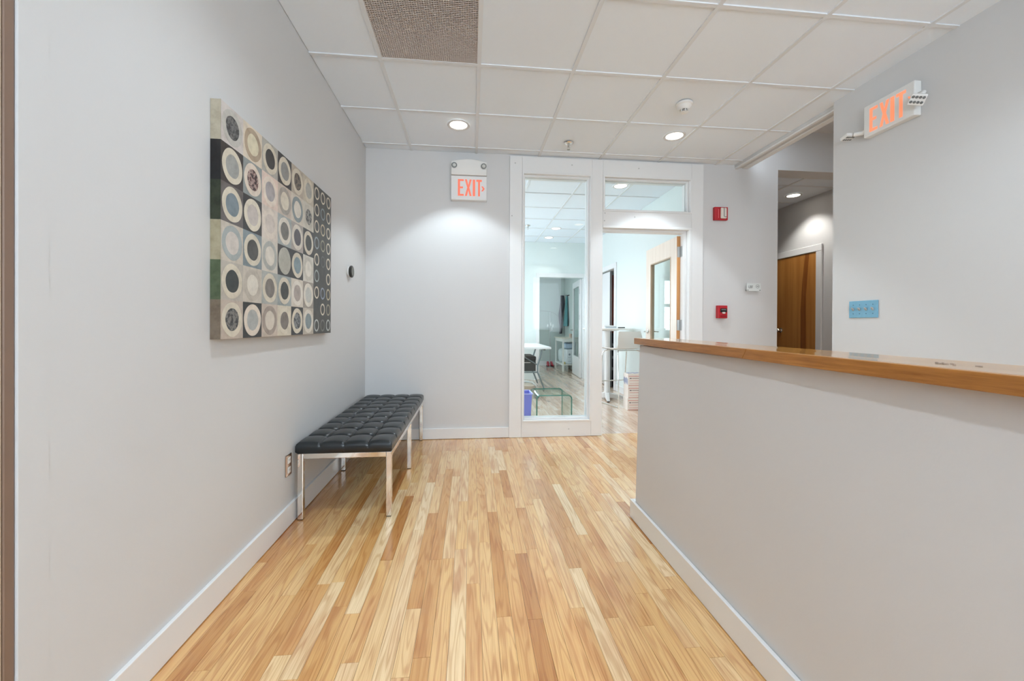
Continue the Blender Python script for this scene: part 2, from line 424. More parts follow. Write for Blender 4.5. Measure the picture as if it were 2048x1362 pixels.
# recessed lights
LENS = mat('lamp_lens', (255, 250, 242), 0.5, emit=(255, 246, 232), estr=9.0)
def can(x, y, label, power, color=(0.80, 0.915, 1.0), cone=98, z=H, blend=0.30, group=None):
    t = thing('recessed_light', label, 'ceiling light', (x, y, z), group)
    b = MB(); b.lathe([(0.070, -0.002), (0.076, -0.006), (0.092, -0.005), (0.095, 0.0), (0.095, 0.0006), (0.070, 0.0006), (0.070, -0.002)], (x, y, z), 'z', 40)
    b.build('trim_ring', mat('lamp_ring', (222, 222, 222), 0.4), t, 0, 2, True)
    MB().lathe([(0.0695, 0.0), (0.0695, 0.0008)], (x, y, z - 0.0006), 'z', 40).build('lens', LENS, t)
    l = bpy.data.lights.new('lamp', 'SPOT'); l.energy = power; l.color = color; l.spot_size = math.radians(cone); l.spot_blend = blend; l.shadow_soft_size = 0.05
    o = bpy.data.objects.new('lamp', l); o.location = (x, y, z - 0.012); COL.objects.link(o); adopt(o, t); o['kind'] = 'helper'
    return t
CP = 70
can(-0.109, 3.377, 'lit round recessed light in the tile above the exit sign', CP)
can(1.750, 3.366, 'lit round recessed light near the smoke detector', CP)
for (x, y, lb) in ((-0.109, 1.45, 'recessed light above the near end of the painting'), (1.75, 1.45, 'recessed light above the reception desk'), (-0.109, -0.6, 'recessed light behind the photographer near the left wall'), (1.75, -0.6, 'recessed light behind the photographer near the right wall')):
    can(x, y, lb, CP, cone=140, blend=1.0, group='recessed lights of the reception room')
OC = (1.0, 0.97, 0.93)
can(0.62, 6.0, 'bright recessed light over the white office desk', 112, (0.84, 0.93, 1.0), cone=150, blend=0.6)
can(1.752, 4.646, 'recessed light in the office seen through the transom pane', 12, OC)
can(1.438, 6.821, 'nearer of the two recessed lights on the office ceiling seen through the tall pane', 12, OC)
can(1.454, 7.55, 'recessed light nearest the far office wall', 12, OC)
can(4.041, 4.737, 'recessed light on the hallway ceiling', 46, (1.0, 0.97, 0.92), cone=112, blend=0.6)
can(3.6, 2.4, 'unseen light that brightens the wall beside the hallway', 115, (0.92, 0.96, 1.0), z=3.13, cone=150, blend=1.0)  # unseen lamp, set to brighten the hall face and header

# smoke detector
t = thing('smoke_detector', 'white cone shaped smoke detector on the ceiling', 'smoke detector', (1.567, 2.868, H))
MB().lathe([(0.0, 0.0), (0.058, 0.0), (0.060, -0.012), (0.056, -0.018), (0.050, -0.020), (0.046, -0.030), (0.032, -0.046), (0.0, -0.046)], (1.567, 2.868, H), 'z', 40).build('body', WPLAST, t, 0, 2, True)
MB().lathe([(0.022, -0.044), (0.022, -0.064), (0.0, -0.064)], (1.567, 2.868, H), 'z', 24).build('sensor_core', BLACK, t, 0, 2, True)
for zz in (-0.0465, -0.0555, -0.0640):
    MB().lathe([(0.018, zz - 0.001), (0.0285, zz - 0.001), (0.0285, zz + 0.001), (0.018, zz + 0.001), (0.018, zz - 0.001)], (1.567, 2.868, H), 'z', 28).build('vent_ring', WPLAST, t, 0, 2, True)
b = MB()
for k in range(6):
    a = k * PI / 3 + 0.3; b.box(0.023, 0.029, -0.003, 0.003, -0.063, -0.046, 0, Matrix.Translation((1.567, 2.868, H)) @ Matrix.Rotation(a, 4, 'Z'))
b.build('vent_post', WPLAST, t)
MB().lathe([(0.027, -0.0652), (0.018, -0.069), (0.006, -0.072), (0.0, -0.072)], (1.567, 2.868, H), 'z', 24).build('tip', WPLAST, t, 0, 2, True)

# sprinklers
def sprinkler(x, y, label):
    t = thing('fire_sprinkler', label, 'sprinkler', (x, y, H))
    MB().lathe([(0.0, 0.0), (0.042, -0.001), (0.040, -0.006), (0.030, -0.012), (0.016, -0.014), (0.0, -0.014)], (x, y, H), 'z', 32).build('escutcheon', CHROME, t, 0, 2, True)
    MB().lathe([(0.009, -0.012), (0.009, -0.030), (0.007, -0.032), (0.007, -0.040), (0.0, -0.040)], (x, y, H), 'z', 16).build('nozzle', STEEL, t, 0, 2, True)
    b = MB()
    for s in (-1, 1): b.tube([(x + s * 0.007, y, H - 0.034), (x + s * 0.013, y, H - 0.046), (x + s * 0.003, y, H - 0.060)], 0.0022, 8)
    b.build('frame_arm', CHROME, t, 0, 2, True)
    MB().lathe([(0.0, -0.060), (0.014, -0.060), (0.014, -0.062), (0.0, -0.062)], (x, y, H), 'z', 20).build('deflector', CHROME, t)
sprinkler(0.871, 3.600, 'chrome fire sprinkler on the ceiling above the glazed frame')
sprinkler(0.934, 6.670, 'small fire sprinkler on the office ceiling behind the tall pane')

# ------------------------------------------------------------------ glazed office front (structure) and its panes
FY = YB - 0.020     # proud face of the frame boards
fr = sempty('window_1', 'white wooden frame glazed with a tall pane and a transom', (0.82, YB, 0))
def fb(x0, x1, z0, z1): B('frame_board', TRIM, fr, x0, x1, FY, YW, z0, z1, 0.0015, 1)
fb(0.369, 0.488, 0.002, H - 0.012)                 # left post
fb(1.184, 1.293, 0.002, H - 0.012)                 # middle post
fb(2.218, 2.342, 0.002, H - 0.012)                 # right post
fb(0.489, 1.183, 2.578, H - 0.012)                 # heads
fb(1.294, 2.217, 2.578, H - 0.012)
fb(0.489, 1.183, 0.002, 0.150)                     # bottom rail
fb(1.294, 2.217, 2.085, 2.225)                     # rail between transom and door
def molding(x0, x1, z0, z1, wd=0.016, name='glazing_bead'):
    for (q, y0, y1) in ((wd, FY - 0.006, YB + 0.01), (wd * 2.0, YB + 0.012, YB + 0.05)):
        B(name, TRIM, fr, x0, x0 + q, y0, y1, z0, z1, 0.002, 1)
        B(name, TRIM, fr, x1 - q, x1, y0, y1, z0, z1, 0.002, 1)
        B(name, TRIM, fr, x0 + q, x1 - q, y0, y1, z1 - q, z1, 0.002, 1)
        B(name, TRIM, fr, x0 + q, x1 - q, y0, y1, z0, z0 + q, 0.002, 1)
molding(0.489, 1.183, 0.150, 2.578)
molding(1.294, 2.217, 2.225, 2.578)
B('glass_pane', GLASS, fr, 0.520, 1.152, YB + 0.055, YB + 0.061, 0.181, 2.547)
B('glass_pane', GLASS, fr, 1.325, 2.186, YB + 0.055, YB + 0.061, 2.256, 2.547)
for (x0, x1, z0, z1) in ((0.489, 1.183, 0.150, 2.578), (1.294, 2.217, 2.225, 2.578)):
    q = 0.030
    B('rear_stop', TRIM, fr, x0, x0 + q, YB + 0.063, YW, z0, z1); B('rear_stop', TRIM, fr, x1 - q, x1, YB + 0.063, YW, z0, z1)
    B('rear_stop', TRIM, fr, x0 + q, x1 - q, YB + 0.063, YW, z1 - q, z1); B('rear_stop', TRIM, fr, x0 + q, x1 - q, YB + 0.063, YW, z0, z0 + q)
# door lining
B('door_casing', TRIM, fr, 2.190, 2.2175, FY - 0.006, YB + 0.03, 0.002, 2.060, 0.003, 1)
B('door_casing', TRIM, fr, 1.294, 2.2175, FY - 0.006, YB + 0.03, 2.060, 2.085, 0.003, 1)
B('door_jamb', TRIM, fr, 2.172, 2.2175, YB + 0.031, YW, 0.002, 2.060, 0.001, 1)
B('door_jamb', TRIM, fr, 1.294, 2.172, YB + 0.031, YW, 2.040, 2.085, 0.001, 1)
b = MB()
for (x, z) in ((0.42, 2.66), (1.66, 2.66), (0.98, 2.665), (1.315, 2.205), (1.62, 2.175), (1.30 + 0.01, 2.13), (0.39, 2.15), (0.96, 0.075)):
    b.lathe([(0.0, 0.0), (0.007, 0.0), (0.007, 0.0006), (0.0, 0.0006)], (x, FY - 0.0006, z), 'y', 14)
b.build('nail_filler_spot', mat('filler_grey', (196, 196, 195), 0.6), fr)

# open maple door with a glass light, swung into the office
HX, HY = 2.140, 4.050
dr = sempty('door_1', 'open pale wooden office door with a glass light', (HX, HY, 0))
DA = math.radians(3.4)
DM = Matrix.Translation((HX, HY, 0)) @ Matrix.Rotation(-DA, 4, 'Z')   # local y = along the leaf, x = thickness
DW, DT, DH = 0.86, 0.042, 2.03
def dp(name, m, x0, x1, y0, y1, z0, z1, bv=0.0): return B(name, m, dr, x0, x1, y0, y1, z0, z1, bv, 2, DM)
STOPW = wood('door_stop_wood', (186, 160, 134), (204, 180, 154), (30, 30, 2), 0.4, 0.5)
EDGE = wood('door_edge_wood', (188, 128, 72), (216, 160, 100), (30, 30, 2), 0.4, 0.5)
dp('stile', DOORW, 0, DT, 0.0005, 0.145, 0.008, DH); dp('stile', DOORW, 0, DT, DW - 0.145, DW, 0.008, DH)
dp('rail', DOORW, 0, DT, 0.145, DW - 0.145, DH - 0.19, DH); dp('rail', DOORW, 0, DT, 0.145, DW - 0.145, 0.008, 0.30)
dp('edge_band', EDGE, 0.0, DT, -0.0025, 0.0003, 0.008, DH)
for (y0, y1, z0, z1) in ((0.145, 0.157, 0.30, DH - 0.19), (DW - 0.157, DW - 0.145, 0.30, DH - 0.19), (0.157, DW - 0.157, DH - 0.202, DH - 0.19), (0.157, DW - 0.157, 0.30, 0.312)):
    dp('glass_stop', STOPW, -0.003, DT + 0.003, y0, y1, z0, z1)
dp('glass_pane', glass_mat('door_glass', (0.93, 0.97, 0.96), ior=1.65), 0.018, 0.024, 0.157, DW - 0.157, 0.312, DH - 0.202)
for zc in (1.865, 1.10, 0.27):
    hg = dp('hinge', STEEL, 0.002, DT - 0.002, -0.0045, -0.0025, zc - 0.055, zc + 0.055)
    MB().tube([DM @ Vector((DT + 0.006, -0.006, zc - 0.056)), DM @ Vector((DT + 0.006, -0.006, zc + 0.056))], 0.007, 12).build('hinge_barrel', STEEL, hg)
    B('hinge_leaf', STEEL, hg, 2.1705, 2.1722, YB + 0.075, YW - 0.002, zc - 0.055, zc + 0.055)
for s, xx in ((-1, 0.0), (1, DT)):
    hd = MB().lathe([(0.0, 0.0), (0.026, 0.0), (0.026, 0.008 * s), (0.012, 0.012 * s), (0.010, 0.045 * s), (0.0, 0.045 * s)], (0, 0, 0), 'x', 20, 0, None)
    hd.v = [tuple(DM @ (Vector(p) + Vector((xx, DW - 0.07, 1.02)))) for p in hd.v]
    ho = hd.build('handle_rose', CHROME, dr, 0, 2, True)
    MB().tube([DM @ Vector((xx + s * 0.042, DW - 0.07, 1.02)), DM @ Vector((xx + s * 0.045, DW - 0.12, 1.02)), DM @ Vector((xx + s * 0.043, DW - 0.19, 1.018))], [0.010, 0.009, 0.008], 10).build('lever', CHROME, ho, 0, 2, True)

# ------------------------------------------------------------------ office and back room shell
wallobj('wall_office_right', [(XO, 3.05, YW, 6.62, 0, 3.3), (XO, 3.05, 7.50, YF + 0.12, 0, 3.3), (XO, 3.05, 6.62, 7.50, 2.06, 3.3)], OWALL, 'pale office wall seen through the open door')
wx0, wx1, wz0, wz1 = 0.28, 0.92, 0.95, 2.05
wallobj('wall_office_far', [(XOL, wx0, YF, YF + 0.12, 0, 3.3), (wx1, 1.357, YF, YF + 0.12, 0, 3.3), (wx0, wx1, YF, YF + 0.12, 0, wz0), (wx0, wx1, YF, YF + 0.12, wz1, 3.3), (2.262, XO, YF, YF + 0.12, 0, 3.3), (1.357, 2.262, YF, YF + 0.12, 2.045, 3.3)], OWALL, 'pale aqua far office wall with a doorway')
wallobj('wall_office_left', [(XOL - 0.12, XOL, YW, 4.75, 0, 3.3), (XOL - 0.12, XOL, 7.45, 10.8, 0, 3.3), (XOL - 0.12, XOL, 4.75, 7.45, 0, 0.75), (XOL - 0.12, XOL, 4.75, 7.45, 2.35, 3.3)], OWALL, 'office wall with the wide window')
wallobj('wall_office_front', [(XOL, XL - 0.12, YB, YW, 0, 3.3)], OWALL, 'front end of the office wall')
wallobj('wall_room_left', [(-0.25, -0.10, YF + 0.12, 8.95, 0, 3.3), (-0.25, -0.10, 10.25, YR, 0, 3.3), (-0.25, -0.10, 8.95, 10.25, 0, 0.8), (-0.25, -0.10, 8.95, 10.25, 2.2, 3.3)], OWALL, 'left wall of the small back room')
RWALL = mat('back_room_paint', (205, 214, 209), 0.6)
wallobj('wall_room_back', [(-0.25, XR3 + 0.12, YR, YR + 0.12, 0, 3.3)], RWALL, 'grey-green end wall of the small back room')
wallobj('wall_room_right', [(XR3, XR3 + 0.12, YF + 0.12, YR, 0, 3.3)], RWALL, 'grey-green side wall with the hanging coat')
base('baseboard_room', [(-0.1, XR3, YR - 0.015, YR, 0.002, 0.13)], 'white baseboard in the small back room')
base('baseboard_office', [(XO - 0.015, XO, YW + 0.95, 6.53, 0.002, 0.11)], 'white baseboard along the office side wall')
# far doorway lining
t2 = sempty('trim_2', 'white casing of the far office doorway', (1.8, YF, 0))
B('casing_side', TRIM, t2, 1.286, 1.357, YF - 0.02, YF, 0.002, 2.045, 0.003, 1); B('casing_side', TRIM, t2, 2.262, 2.333, YF - 0.02, YF, 0.002, 2.045, 0.003, 1)
B('casing_head', TRIM, t2, 1.286, 2.333, YF - 0.02, YF, 2.045, 2.128, 0.003, 1)
B('jamb', TRIM, t2, 1.345, 1.3575, YF, YF + 0.12, 0.002, 2.045); B('jamb', TRIM, t2, 2.2615, 2.275, YF, YF + 0.12, 0.002, 2.045)
# side doorway on the office right wall
t3 = sempty('trim_3', 'white casing of the doorway on the office side wall', (XO, 7.0, 0))
B('casing_side', TRIM, t3, XO - 0.02, XO, 6.535, 6.62, 0.002, 2.06, 0.003, 1); B('casing_side', TRIM, t3, XO - 0.02, XO, 7.50, 7.585, 0.002, 2.06, 0.003, 1)
B('casing_head', TRIM, t3, XO - 0.02, XO, 6.535, 7.585, 2.06, 2.145, 0.003, 1)
# sliding white door and dark red-brown panel inside that doorway
d4 = sempty('door_4', 'white door standing in the office side doorway', (XO + 0.08, 7.2, 0))
B('leaf', TRIM, d4, XO + 0.03, XO + 0.07, 6.97, 7.47, 0.008, 2.045, 0.003, 1)
B('leaf_edge', GPLAST, d4, XO + 0.032, XO + 0.068, 6.945, 6.969, 0.008, 2.045)
o = B('brown_panel', wood('red_brown_board', (176, 82, 54), (206, 112, 76), (4, 4, 1), 0.5, 0.6), None, 2.52, 2.55, 6.80, 7.46, 0.952, 1.99, 0.004)
tag(o, 'red-brown wooden panel standing on the dark cabinet in the office side doorway', 'panel')
dc_ = thing('dark_interior_block', 'low black cabinet standing in for the dark interior of the office side doorway', 'block', (2.6, 7.1, 0))  # added black shape in place of the unlit space behind the gap
B('body', BLACK, dc_, 2.50, 2.72, 6.78, 7.48, 0.0, 0.95, 0.004)
for z in (0.30, 0.50, 0.72): B('grey_segment', GPLAST, dc_, 2.494, 2.4995, 6.79, 7.47, z, z + 0.05, 0.001)

# open white glazed door of the back room
d3 = sempty('door_3', 'open white glazed door of the small back room', (2.255, YF + 0.10, 0))
A3 = math.atan2(2.335 - 2.255, 0.96)
M3 = Matrix.Translation((2.215, YF + 0.125, 0)) @ Matrix.Rotation(-A3, 4, 'Z')
def p3(name, m, x0, x1, y0, y1, z0, z1): return B(name, m, d3, x0, x1, y0, y1, z0, z1, 0.0, 2, M3)
p3('stile', TRIM, 0, 0.04, 0, 0.12, 0.01, 2.03); p3('stile', TRIM, 0, 0.04, 0.78, 0.90, 0.01, 2.03)
p3('rail', TRIM, 0, 0.04, 0.12, 0.78, 1.90, 2.03); p3('rail', TRIM, 0, 0.04, 0.12, 0.78, 0.01, 0.42)
p3('glass_pane', glass_mat('frosted_door_glass', (0.86, 0.93, 0.92)), 0.017, 0.023, 0.12, 0.78, 0.42, 1.90)
for zc in (1.78, 1.25, 0.45): p3('hinge', STEEL, -0.004, 0.0, 0.0, 0.03, zc - 0.05, zc + 0.05)
hd = MB().lathe([(0.0, 0.0), (0.026, 0.0), (0.026, -0.01), (0.01, -0.014), (0.01, -0.05), (0.0, -0.05)], (0, 0, 0), 'x', 16)
hd.v = [tuple(M3 @ (Vector(p) + Vector((0, 0.84, 0.98)))) for p in hd.v]; hd.build('handle', CHROME, d3, 0, 2, True)

# window on the far office wall (seen mirrored in the door glass)
w2 = sempty('window_2', 'white sash window with a slatted blind on the far office wall', (0.6, YF, wz0))
for (x0, x1, z0, z1) in ((wx0 - 0.08, wx0, wz0 - 0.02, wz1 + 0.08), (wx1, wx1 + 0.08, wz0 - 0.02, wz1 + 0.08), (wx0, wx1, wz1, wz1 + 0.08), (wx0 - 0.1, wx1 + 0.1, wz0 - 0.06, wz0 - 0.02)):
    B('casing', TRIM, w2, x0, x1, YF - 0.02, YF, z0, z1)
for (x0, x1, z0, z1) in ((wx0, wx0 + 0.04, wz0, wz1), (wx1 - 0.04, wx1, wz0, wz1), (wx0 + 0.04, wx1 - 0.04, wz0, wz0 + 0.05), (wx0 + 0.04, wx1 - 0.04, wz1 - 0.05, wz1), (wx0 + 0.04, wx1 - 0.04, 1.47, 1.53)):
    B('sash', TRIM, w2, x0, x1, YF + 0.05, YF + 0.09, z0, z1)
B('glass_pane', GLASS, w2, wx0 + 0.04, wx1 - 0.04, YF + 0.067, YF + 0.072, wz0 + 0.05, wz1 - 0.05)
for k in range(11): B('blind_slat', WPLAST, w2, wx0 + 0.045, wx1 - 0.045, YF + 0.02, YF + 0.04, 1.66 + k * 0.034, 1.662 + k * 0.034)

# ------------------------------------------------------------------ hallway door
XH = 4.33
d2 = sempty('door_2', 'closed orange-brown oak door in the hallway', (XH, 5.1, 0))
y0d, y1d = 4.69, 5.58
B('leaf', HALLD, d2, XH - 0.012, XH - 0.0005, y0d, y1d, 0.01, 2.03)
b = MB()
pts = [(4.83, 0.012), (4.93, 0.012), (4.925, 0.7), (4.93, 1.3), (4.90, 1.72), (4.86, 2.028), (4.80, 2.028), (4.845, 1.5), (4.835, 0.9)]
b.prism(pts, lambda u, v, ww: (XH - 0.0125 - ww, u, v), 0.0006); b.build('dark_grain_streak', HSTREAK, d2)
B('casing_side', TRIM, d2, XH - 0.022, XH - 0.0005, y0d - 0.085, y0d, 0.002, 2.035, 0.004, 1); B('casing_side', TRIM, d2, XH - 0.022, XH - 0.0005, y1d, y1d + 0.085, 0.002, 2.035, 0.004, 1)
B('casing_head', TRIM, d2, XH - 0.022, XH - 0.0005, y0d - 0.085, y1d + 0.085, 2.035, 2.12, 0.004, 1)
kb = MB().lathe([(0.0, 0.0), (0.033, 0.0), (0.033, -0.006), (0.016, -0.014), (0.013, -0.03), (0.026, -0.04), (0.030, -0.052), (0.024, -0.064), (0.0, -0.068)], (XH - 0.012, 5.27, 1.035), 'x', 28).build('knob', CHROME, d2, 0, 2, True)

# ------------------------------------------------------------------ left edge: white board and brown door casing
t4 = sempty('trim_4', 'white end board and brown door casing at the near end of the left wall', (XL, 0.99, 0))
B('end_board', WALL, t4, XL - 0.12, XL + 0.0008, 0.991, 1.0575, 0.0, 2.8, 0.0006, 1)
B('brown_board', BROWN, t4, XL - 0.12, XL - 0.004, 0.968, 0.990, 0.0, 2.3, 0.002, 1)
MB().tube([(XL - 0.010, 0.9635, 0.0), (XL - 0.010, 0.9635, 2.3)], 0.0048, 14).build('bead', BROWNL, t4, 0, 2, True)
B('brown_board', mat('dark_brown_casing', (96, 72, 56), 0.45), t4, XL - 0.12, XL - 0.014, 0.90, 0.9585, 0.0, 2.3, 0.002, 1)
d5 = struct(B('door_5', wood('brown_door_leaf', (104, 74, 54), (128, 94, 70), (3, 20, 1), 0.5, 0.5), None, XL - 0.10, XL - 0.05, 0.2, 0.899, 0.0, 2.3), 'brown door at the near end of the left wall')

# ------------------------------------------------------------------ countertop
ct = thing('countertop', 'narrow glossy oak countertop on the reception half wall', 'countertop', (1.02, 1.1, 0.99))
def cz(y, back): return (1.0167 if not back else 1.0187) + (y - 0.56) * (0.0093 if not back else 0.006) / 1.64
def cx(y): return 0.904 + (y - 0.56) * 0.010
def slab(y0, y1, name, xb0, xb1, skew=0.0):
    vs = []
    for (bk, dz) in ((0, -0.031), (0, 0)):
        pass
    def P(y, back, low): 
        x = (xb1 if back else xb0(y)); return (x, y, cz(y, back) - (0.031 if low else 0))
    b = MB().hexa([P(y0, 0, 1), P(y0, 1, 1), P(y1, 1, 1), P(y1 + skew, 0, 1), P(y0, 0, 0), P(y0, 1, 0), P(y1, 1, 0), P(y1 + skew, 0, 0)])
    return b.build(name, COUNTER, ct, 0.0025, 2)
slab(-0.3, 2.218, 'top_board', lambda y: cx(y) + 0.0195, 1.125)
def strip(y0, y1, s0, s1, seed):
    # front edging strip with slanted scarf ends
    vs = []
    for low in (1, 0):
        for (y, sk) in ((y0, s0), (y1, s1)):
            yy = y + (sk if low else 0)
            vs += [(cx(yy), yy, cz(yy, 0) - (0.034 if low else -0.0002)), (cx(yy) + 0.019, yy, cz(yy, 0) - (0.034 if low else -0.0002))]
    a = vs
    b = MB().hexa([a[0], a[1], a[3], a[2], a[4], a[5], a[7], a[6]])
    return b.build('edging_strip', wood('oak_edging_%d' % seed, (140, 86, 32), (190, 130, 62), (90, 7, 130), 0.3, 0.5, seed), ct, 0.0012, 1)
SJ = 1.262
strip(-0.3, SJ - 0.0004, 0, 0.022, 1); strip(SJ + 0.0004, 2.218, 0.022, 0, 3)
# dark worn patch on the top
b = MB()
for k in range(9):
    yy = 0.70 + 0.11 * R.random(); xx = 1.03 + 0.025 * (R.random() - 0.5) + 0.10 * (0.755 - yy); rr_ = 0.0010 + 0.0016 * R.random()
    pts = [(rr_ * math.cos(2 * PI * q / 9) * (0.6 + 0.8 * R.random()), rr_ * 2.2 * math.sin(2 * PI * q / 9) * (0.6 + 0.8 * R.random())) for q in range(9)]
    tz = cz(yy, 0) + (cz(yy, 1) - cz(yy, 0)) * (xx - cx(yy)) / (1.125 - cx(yy))
    b.prism(pts, lambda u, v, ww, xx=xx, yy=yy, tz=tz: (xx + u, yy + v, tz - 0.0003 + ww), 0.0006)
o = b.build('worn_patch', mat('worn_dark', (96, 86, 78), 0.5), ct); o['kind'] = 'stuff'

# ------------------------------------------------------------------ tufted bench
BX0, BX1, BY0, BY1 = -0.960, -0.448, 2.366, 3.905
bn = thing('tufted_bench', 'black tufted leather bench with chrome legs along the left wall', 'bench', ((BX0 + BX1) / 2, (BY0 + BY1) / 2, 0))
LG = 0.030; ZR0, ZR1 = 0.342, 0.371
def beam(name, *a): return B(name, CHROME, bn, *a, 0.0025, 2)
for y in (BY0, (BY0 + BY1 - LG) / 2 + 0.012, BY1 - LG):
    for x in (BX0, BX1 - LG):
        lg = beam('leg', x, x + LG, y, y + LG, 0.004, ZR1)
        B('foot_pad', BLACK, lg, x + 0.002, x + LG - 0.002, y + 0.002, y + LG - 0.002, 0.0, 0.004)
beam('rail', BX0 + LG, BX1 - LG, BY0, BY0 + LG, ZR0, ZR1); beam('rail', BX0 + LG, BX1 - LG, BY1 - LG, BY1, ZR0, ZR1)
ym = (BY0 + BY1 - LG) / 2 + 0.012
for x in (BX0, BX1 - LG):
    beam('rail', x, x + LG, BY0 + LG, ym, ZR0, ZR1); beam('rail', x, x + LG, ym + LG, BY1 - LG, ZR0, ZR1)
# cushion height field
NX, NY = 4, 10
cx0, cx1, cy0, cy1 = BX0 - 0.008, BX1 + 0.004, BY0 - 0.010, BY1 + 0.006
gx, gy = 96, 240
ZB, ZT = 0.3715, 0.430
def hgt(u, v):
    a = u * NX; c = v * NY
    sa = abs(math.sin(PI * a)); sc_ = abs(math.sin(PI * c))
    # creases run across the bench at every button row; the lengthways ones are shallower
    da = abs(a - round(a)); dc = abs(c - round(c))
    inner_a = 0.5 < a < NX - 0.5; inner_c = 0.5 < c < NY - 0.5
    crease_c = math.exp(-(dc / 0.05) ** 2) * 0.010 * (0.75 + 0.25 * (1 - sa)) if inner_c else 0
    crease_a = math.exp(-(da / 0.04) ** 2) * 0.006 if inner_a else 0
    btn = math.exp(-((da / 0.16) ** 2 + (dc / 0.16) ** 2)) * 0.016 if (inner_a and inner_c) else 0
    puff = 0.014 * (sa * sc_) ** 0.5
    du = min(u, 1 - u) * (cx1 - cx0); dv = min(v, 1 - v) * (cy1 - cy0)
    rr = 0.018
    def rnd(d): return 0 if d >= rr else rr - math.sqrt(max(0, rr * rr - (rr - d) ** 2))
    return ZT + puff - crease_c - crease_a - btn - 0.85 * max(rnd(du), rnd(dv))
vs = []; fs = []
def ss(k, n):   # denser near the rims
    t_ = k / n
    return t_
for j in range(gy + 1):
    for i in range(gx + 1):
        u, v = ss(i, gx), ss(j, gy); vs.append((cx0 + (cx1 - cx0) * u, cy0 + (cy1 - cy0) * v, hgt(u, v)))
for j in range(gy):
    for i in range(gx):
        q = j * (gx + 1) + i; fs.append((q, q + 1, q + gx + 2, q + gx + 1))
rim = [i for i in range(gx + 1)] + [j * (gx + 1) + gx for j in range(1, gy + 1)] + [gy * (gx + 1) + i for i in range(gx - 1, -1, -1)] + [j * (gx + 1) for j in range(gy - 1, 0, -1)]
o0 = len(vs)
for q in rim: vs.append((vs[q][0], vs[q][1], ZB + 0.012))
for q in rim:
    xx, yy = vs[q][0], vs[q][1]; mx_, my_ = (cx0 + cx1) / 2, (cy0 + cy1) / 2
    vs.append((xx + (0.010 if xx < mx_ else -0.010), yy + (0.010 if yy < my_ else -0.010), ZB))
n = len(rim)
for k in range(n):
    j = (k + 1) % n
    fs.append((rim[k], o0 + k, o0 + j, rim[j])); fs.append((o0 + k, o0 + n + k, o0 + n + j, o0 + j))
fs.append(tuple(o0 + n + k for k in range(n)))
MB().add(vs, fs).build('cushion', LEATHER, bn, 0, 2, True)
for i in range(1, NX):
    for j in range(1, NY):
        u, v = i / NX, j / NY
        MB().lathe([(0.0, 0.004), (0.005, 0.0035), (0.009, 0.0), (0.009, -0.002), (0.0, -0.002)], (cx0 + (cx1 - cx0) * u, cy0 + (cy1 - cy0) * v, hgt(u, v) + 0.001), 'z', 12).build('button', mat('button_leather', (20, 26, 30), 0.55), bn, 0, 2, True)

# ------------------------------------------------------------------ painting
PY0, PY1, PZ0, PZ1, PX = 1.647, 2.866, 1.037, 1.951, -0.950
pt = thing('painting', 'wide canvas painting of circles in squares on the left wall', 'painting', (PX, (PY0 + PY1) / 2, PZ0))
CW = mat('canvas', (150, 140, 122), 0.6)
B('canvas', CW, pt, XL + 0.001, PX, PY0 + 0.001, PY1, PZ0, PZ1)
RH = (PZ1 - PZ0) / 6
def paint(rgb, k=0.10, marb=None):
    g_ = sum(rgb) / 3
    if rgb[2] > rgb[0]: rgb = tuple(int(c * 0.62 + g_ * 0.38 + d) for c, d in zip(rgb, (4, 1, -5)))
    key = 'paint_%d_%d_%d_%s' % (*rgb, marb)
    if key in MATS: return MATS[key]
    m = bpy.data.materials.new(key); m.use_nodes = True; nt = m.node_tree; bs = nt.nodes['Principled BSDF']; L = nt.links.new
    bs.inputs['Roughness'].default_value = 0.32
    tc = nt.nodes.new('ShaderNodeTexCoord')
    n = nt.nodes.new('ShaderNodeTexNoise'); n.inputs['Scale'].default_value = 26 if marb is None else 55; n.inputs['Detail'].default_value = 8; n.inputs['Roughness'].default_value = 0.65
    L(tc.outputs['Object'], n.inputs['Vector'])
    if marb is None:
        d = tuple(max(0, c - 18) for c in rgb); l = tuple(min(255, c + 12) for c in rgb)
        r = ramp(nt, [(0.3, d), (0.5, rgb), (0.75, l)])
    else:
        r = ramp(nt, [(0.38, (28, 26, 26)), (0.48, marb), (0.55, rgb), (0.66, (60, 55, 52))])
    L(n.outputs[0], r.inputs[0]); L(r.outputs[0], bs.inputs['Base Color'])
    # thin dark scuffs with a shape of their own
    if marb is None and sum(rgb) > 330:
        n2 = nt.nodes.new('ShaderNodeTexNoise'); n2.inputs['Scale'].default_value = 60; n2.inputs['Detail'].default_value = 10; n2.inputs['Roughness'].default_value = 0.75
        L(tc.outputs['Object'], n2.inputs['Vector'])
        mr = nt.nodes.new('ShaderNodeMapRange'); mr.inputs[1].default_value = 0.66; mr.inputs[2].default_value = 0.70; L(n2.outputs[0], mr.inputs[0])
        x = nt.nodes.new('ShaderNodeMix'); x.data_type = 'RGBA'; L(mr.outputs[0], x.inputs[0]); L(r.outputs[0], x.inputs[6]); x.inputs[7].default_value = (*lin((96, 74, 66)), 1)
        L(x.outputs[2], bs.inputs['Base Color'])
    MATS[key] = m
    return m
CR = (212, 202, 182); OW = (220, 212, 198); BK = (38, 36, 36)
def MBL(a, c): return ('m', a, c)
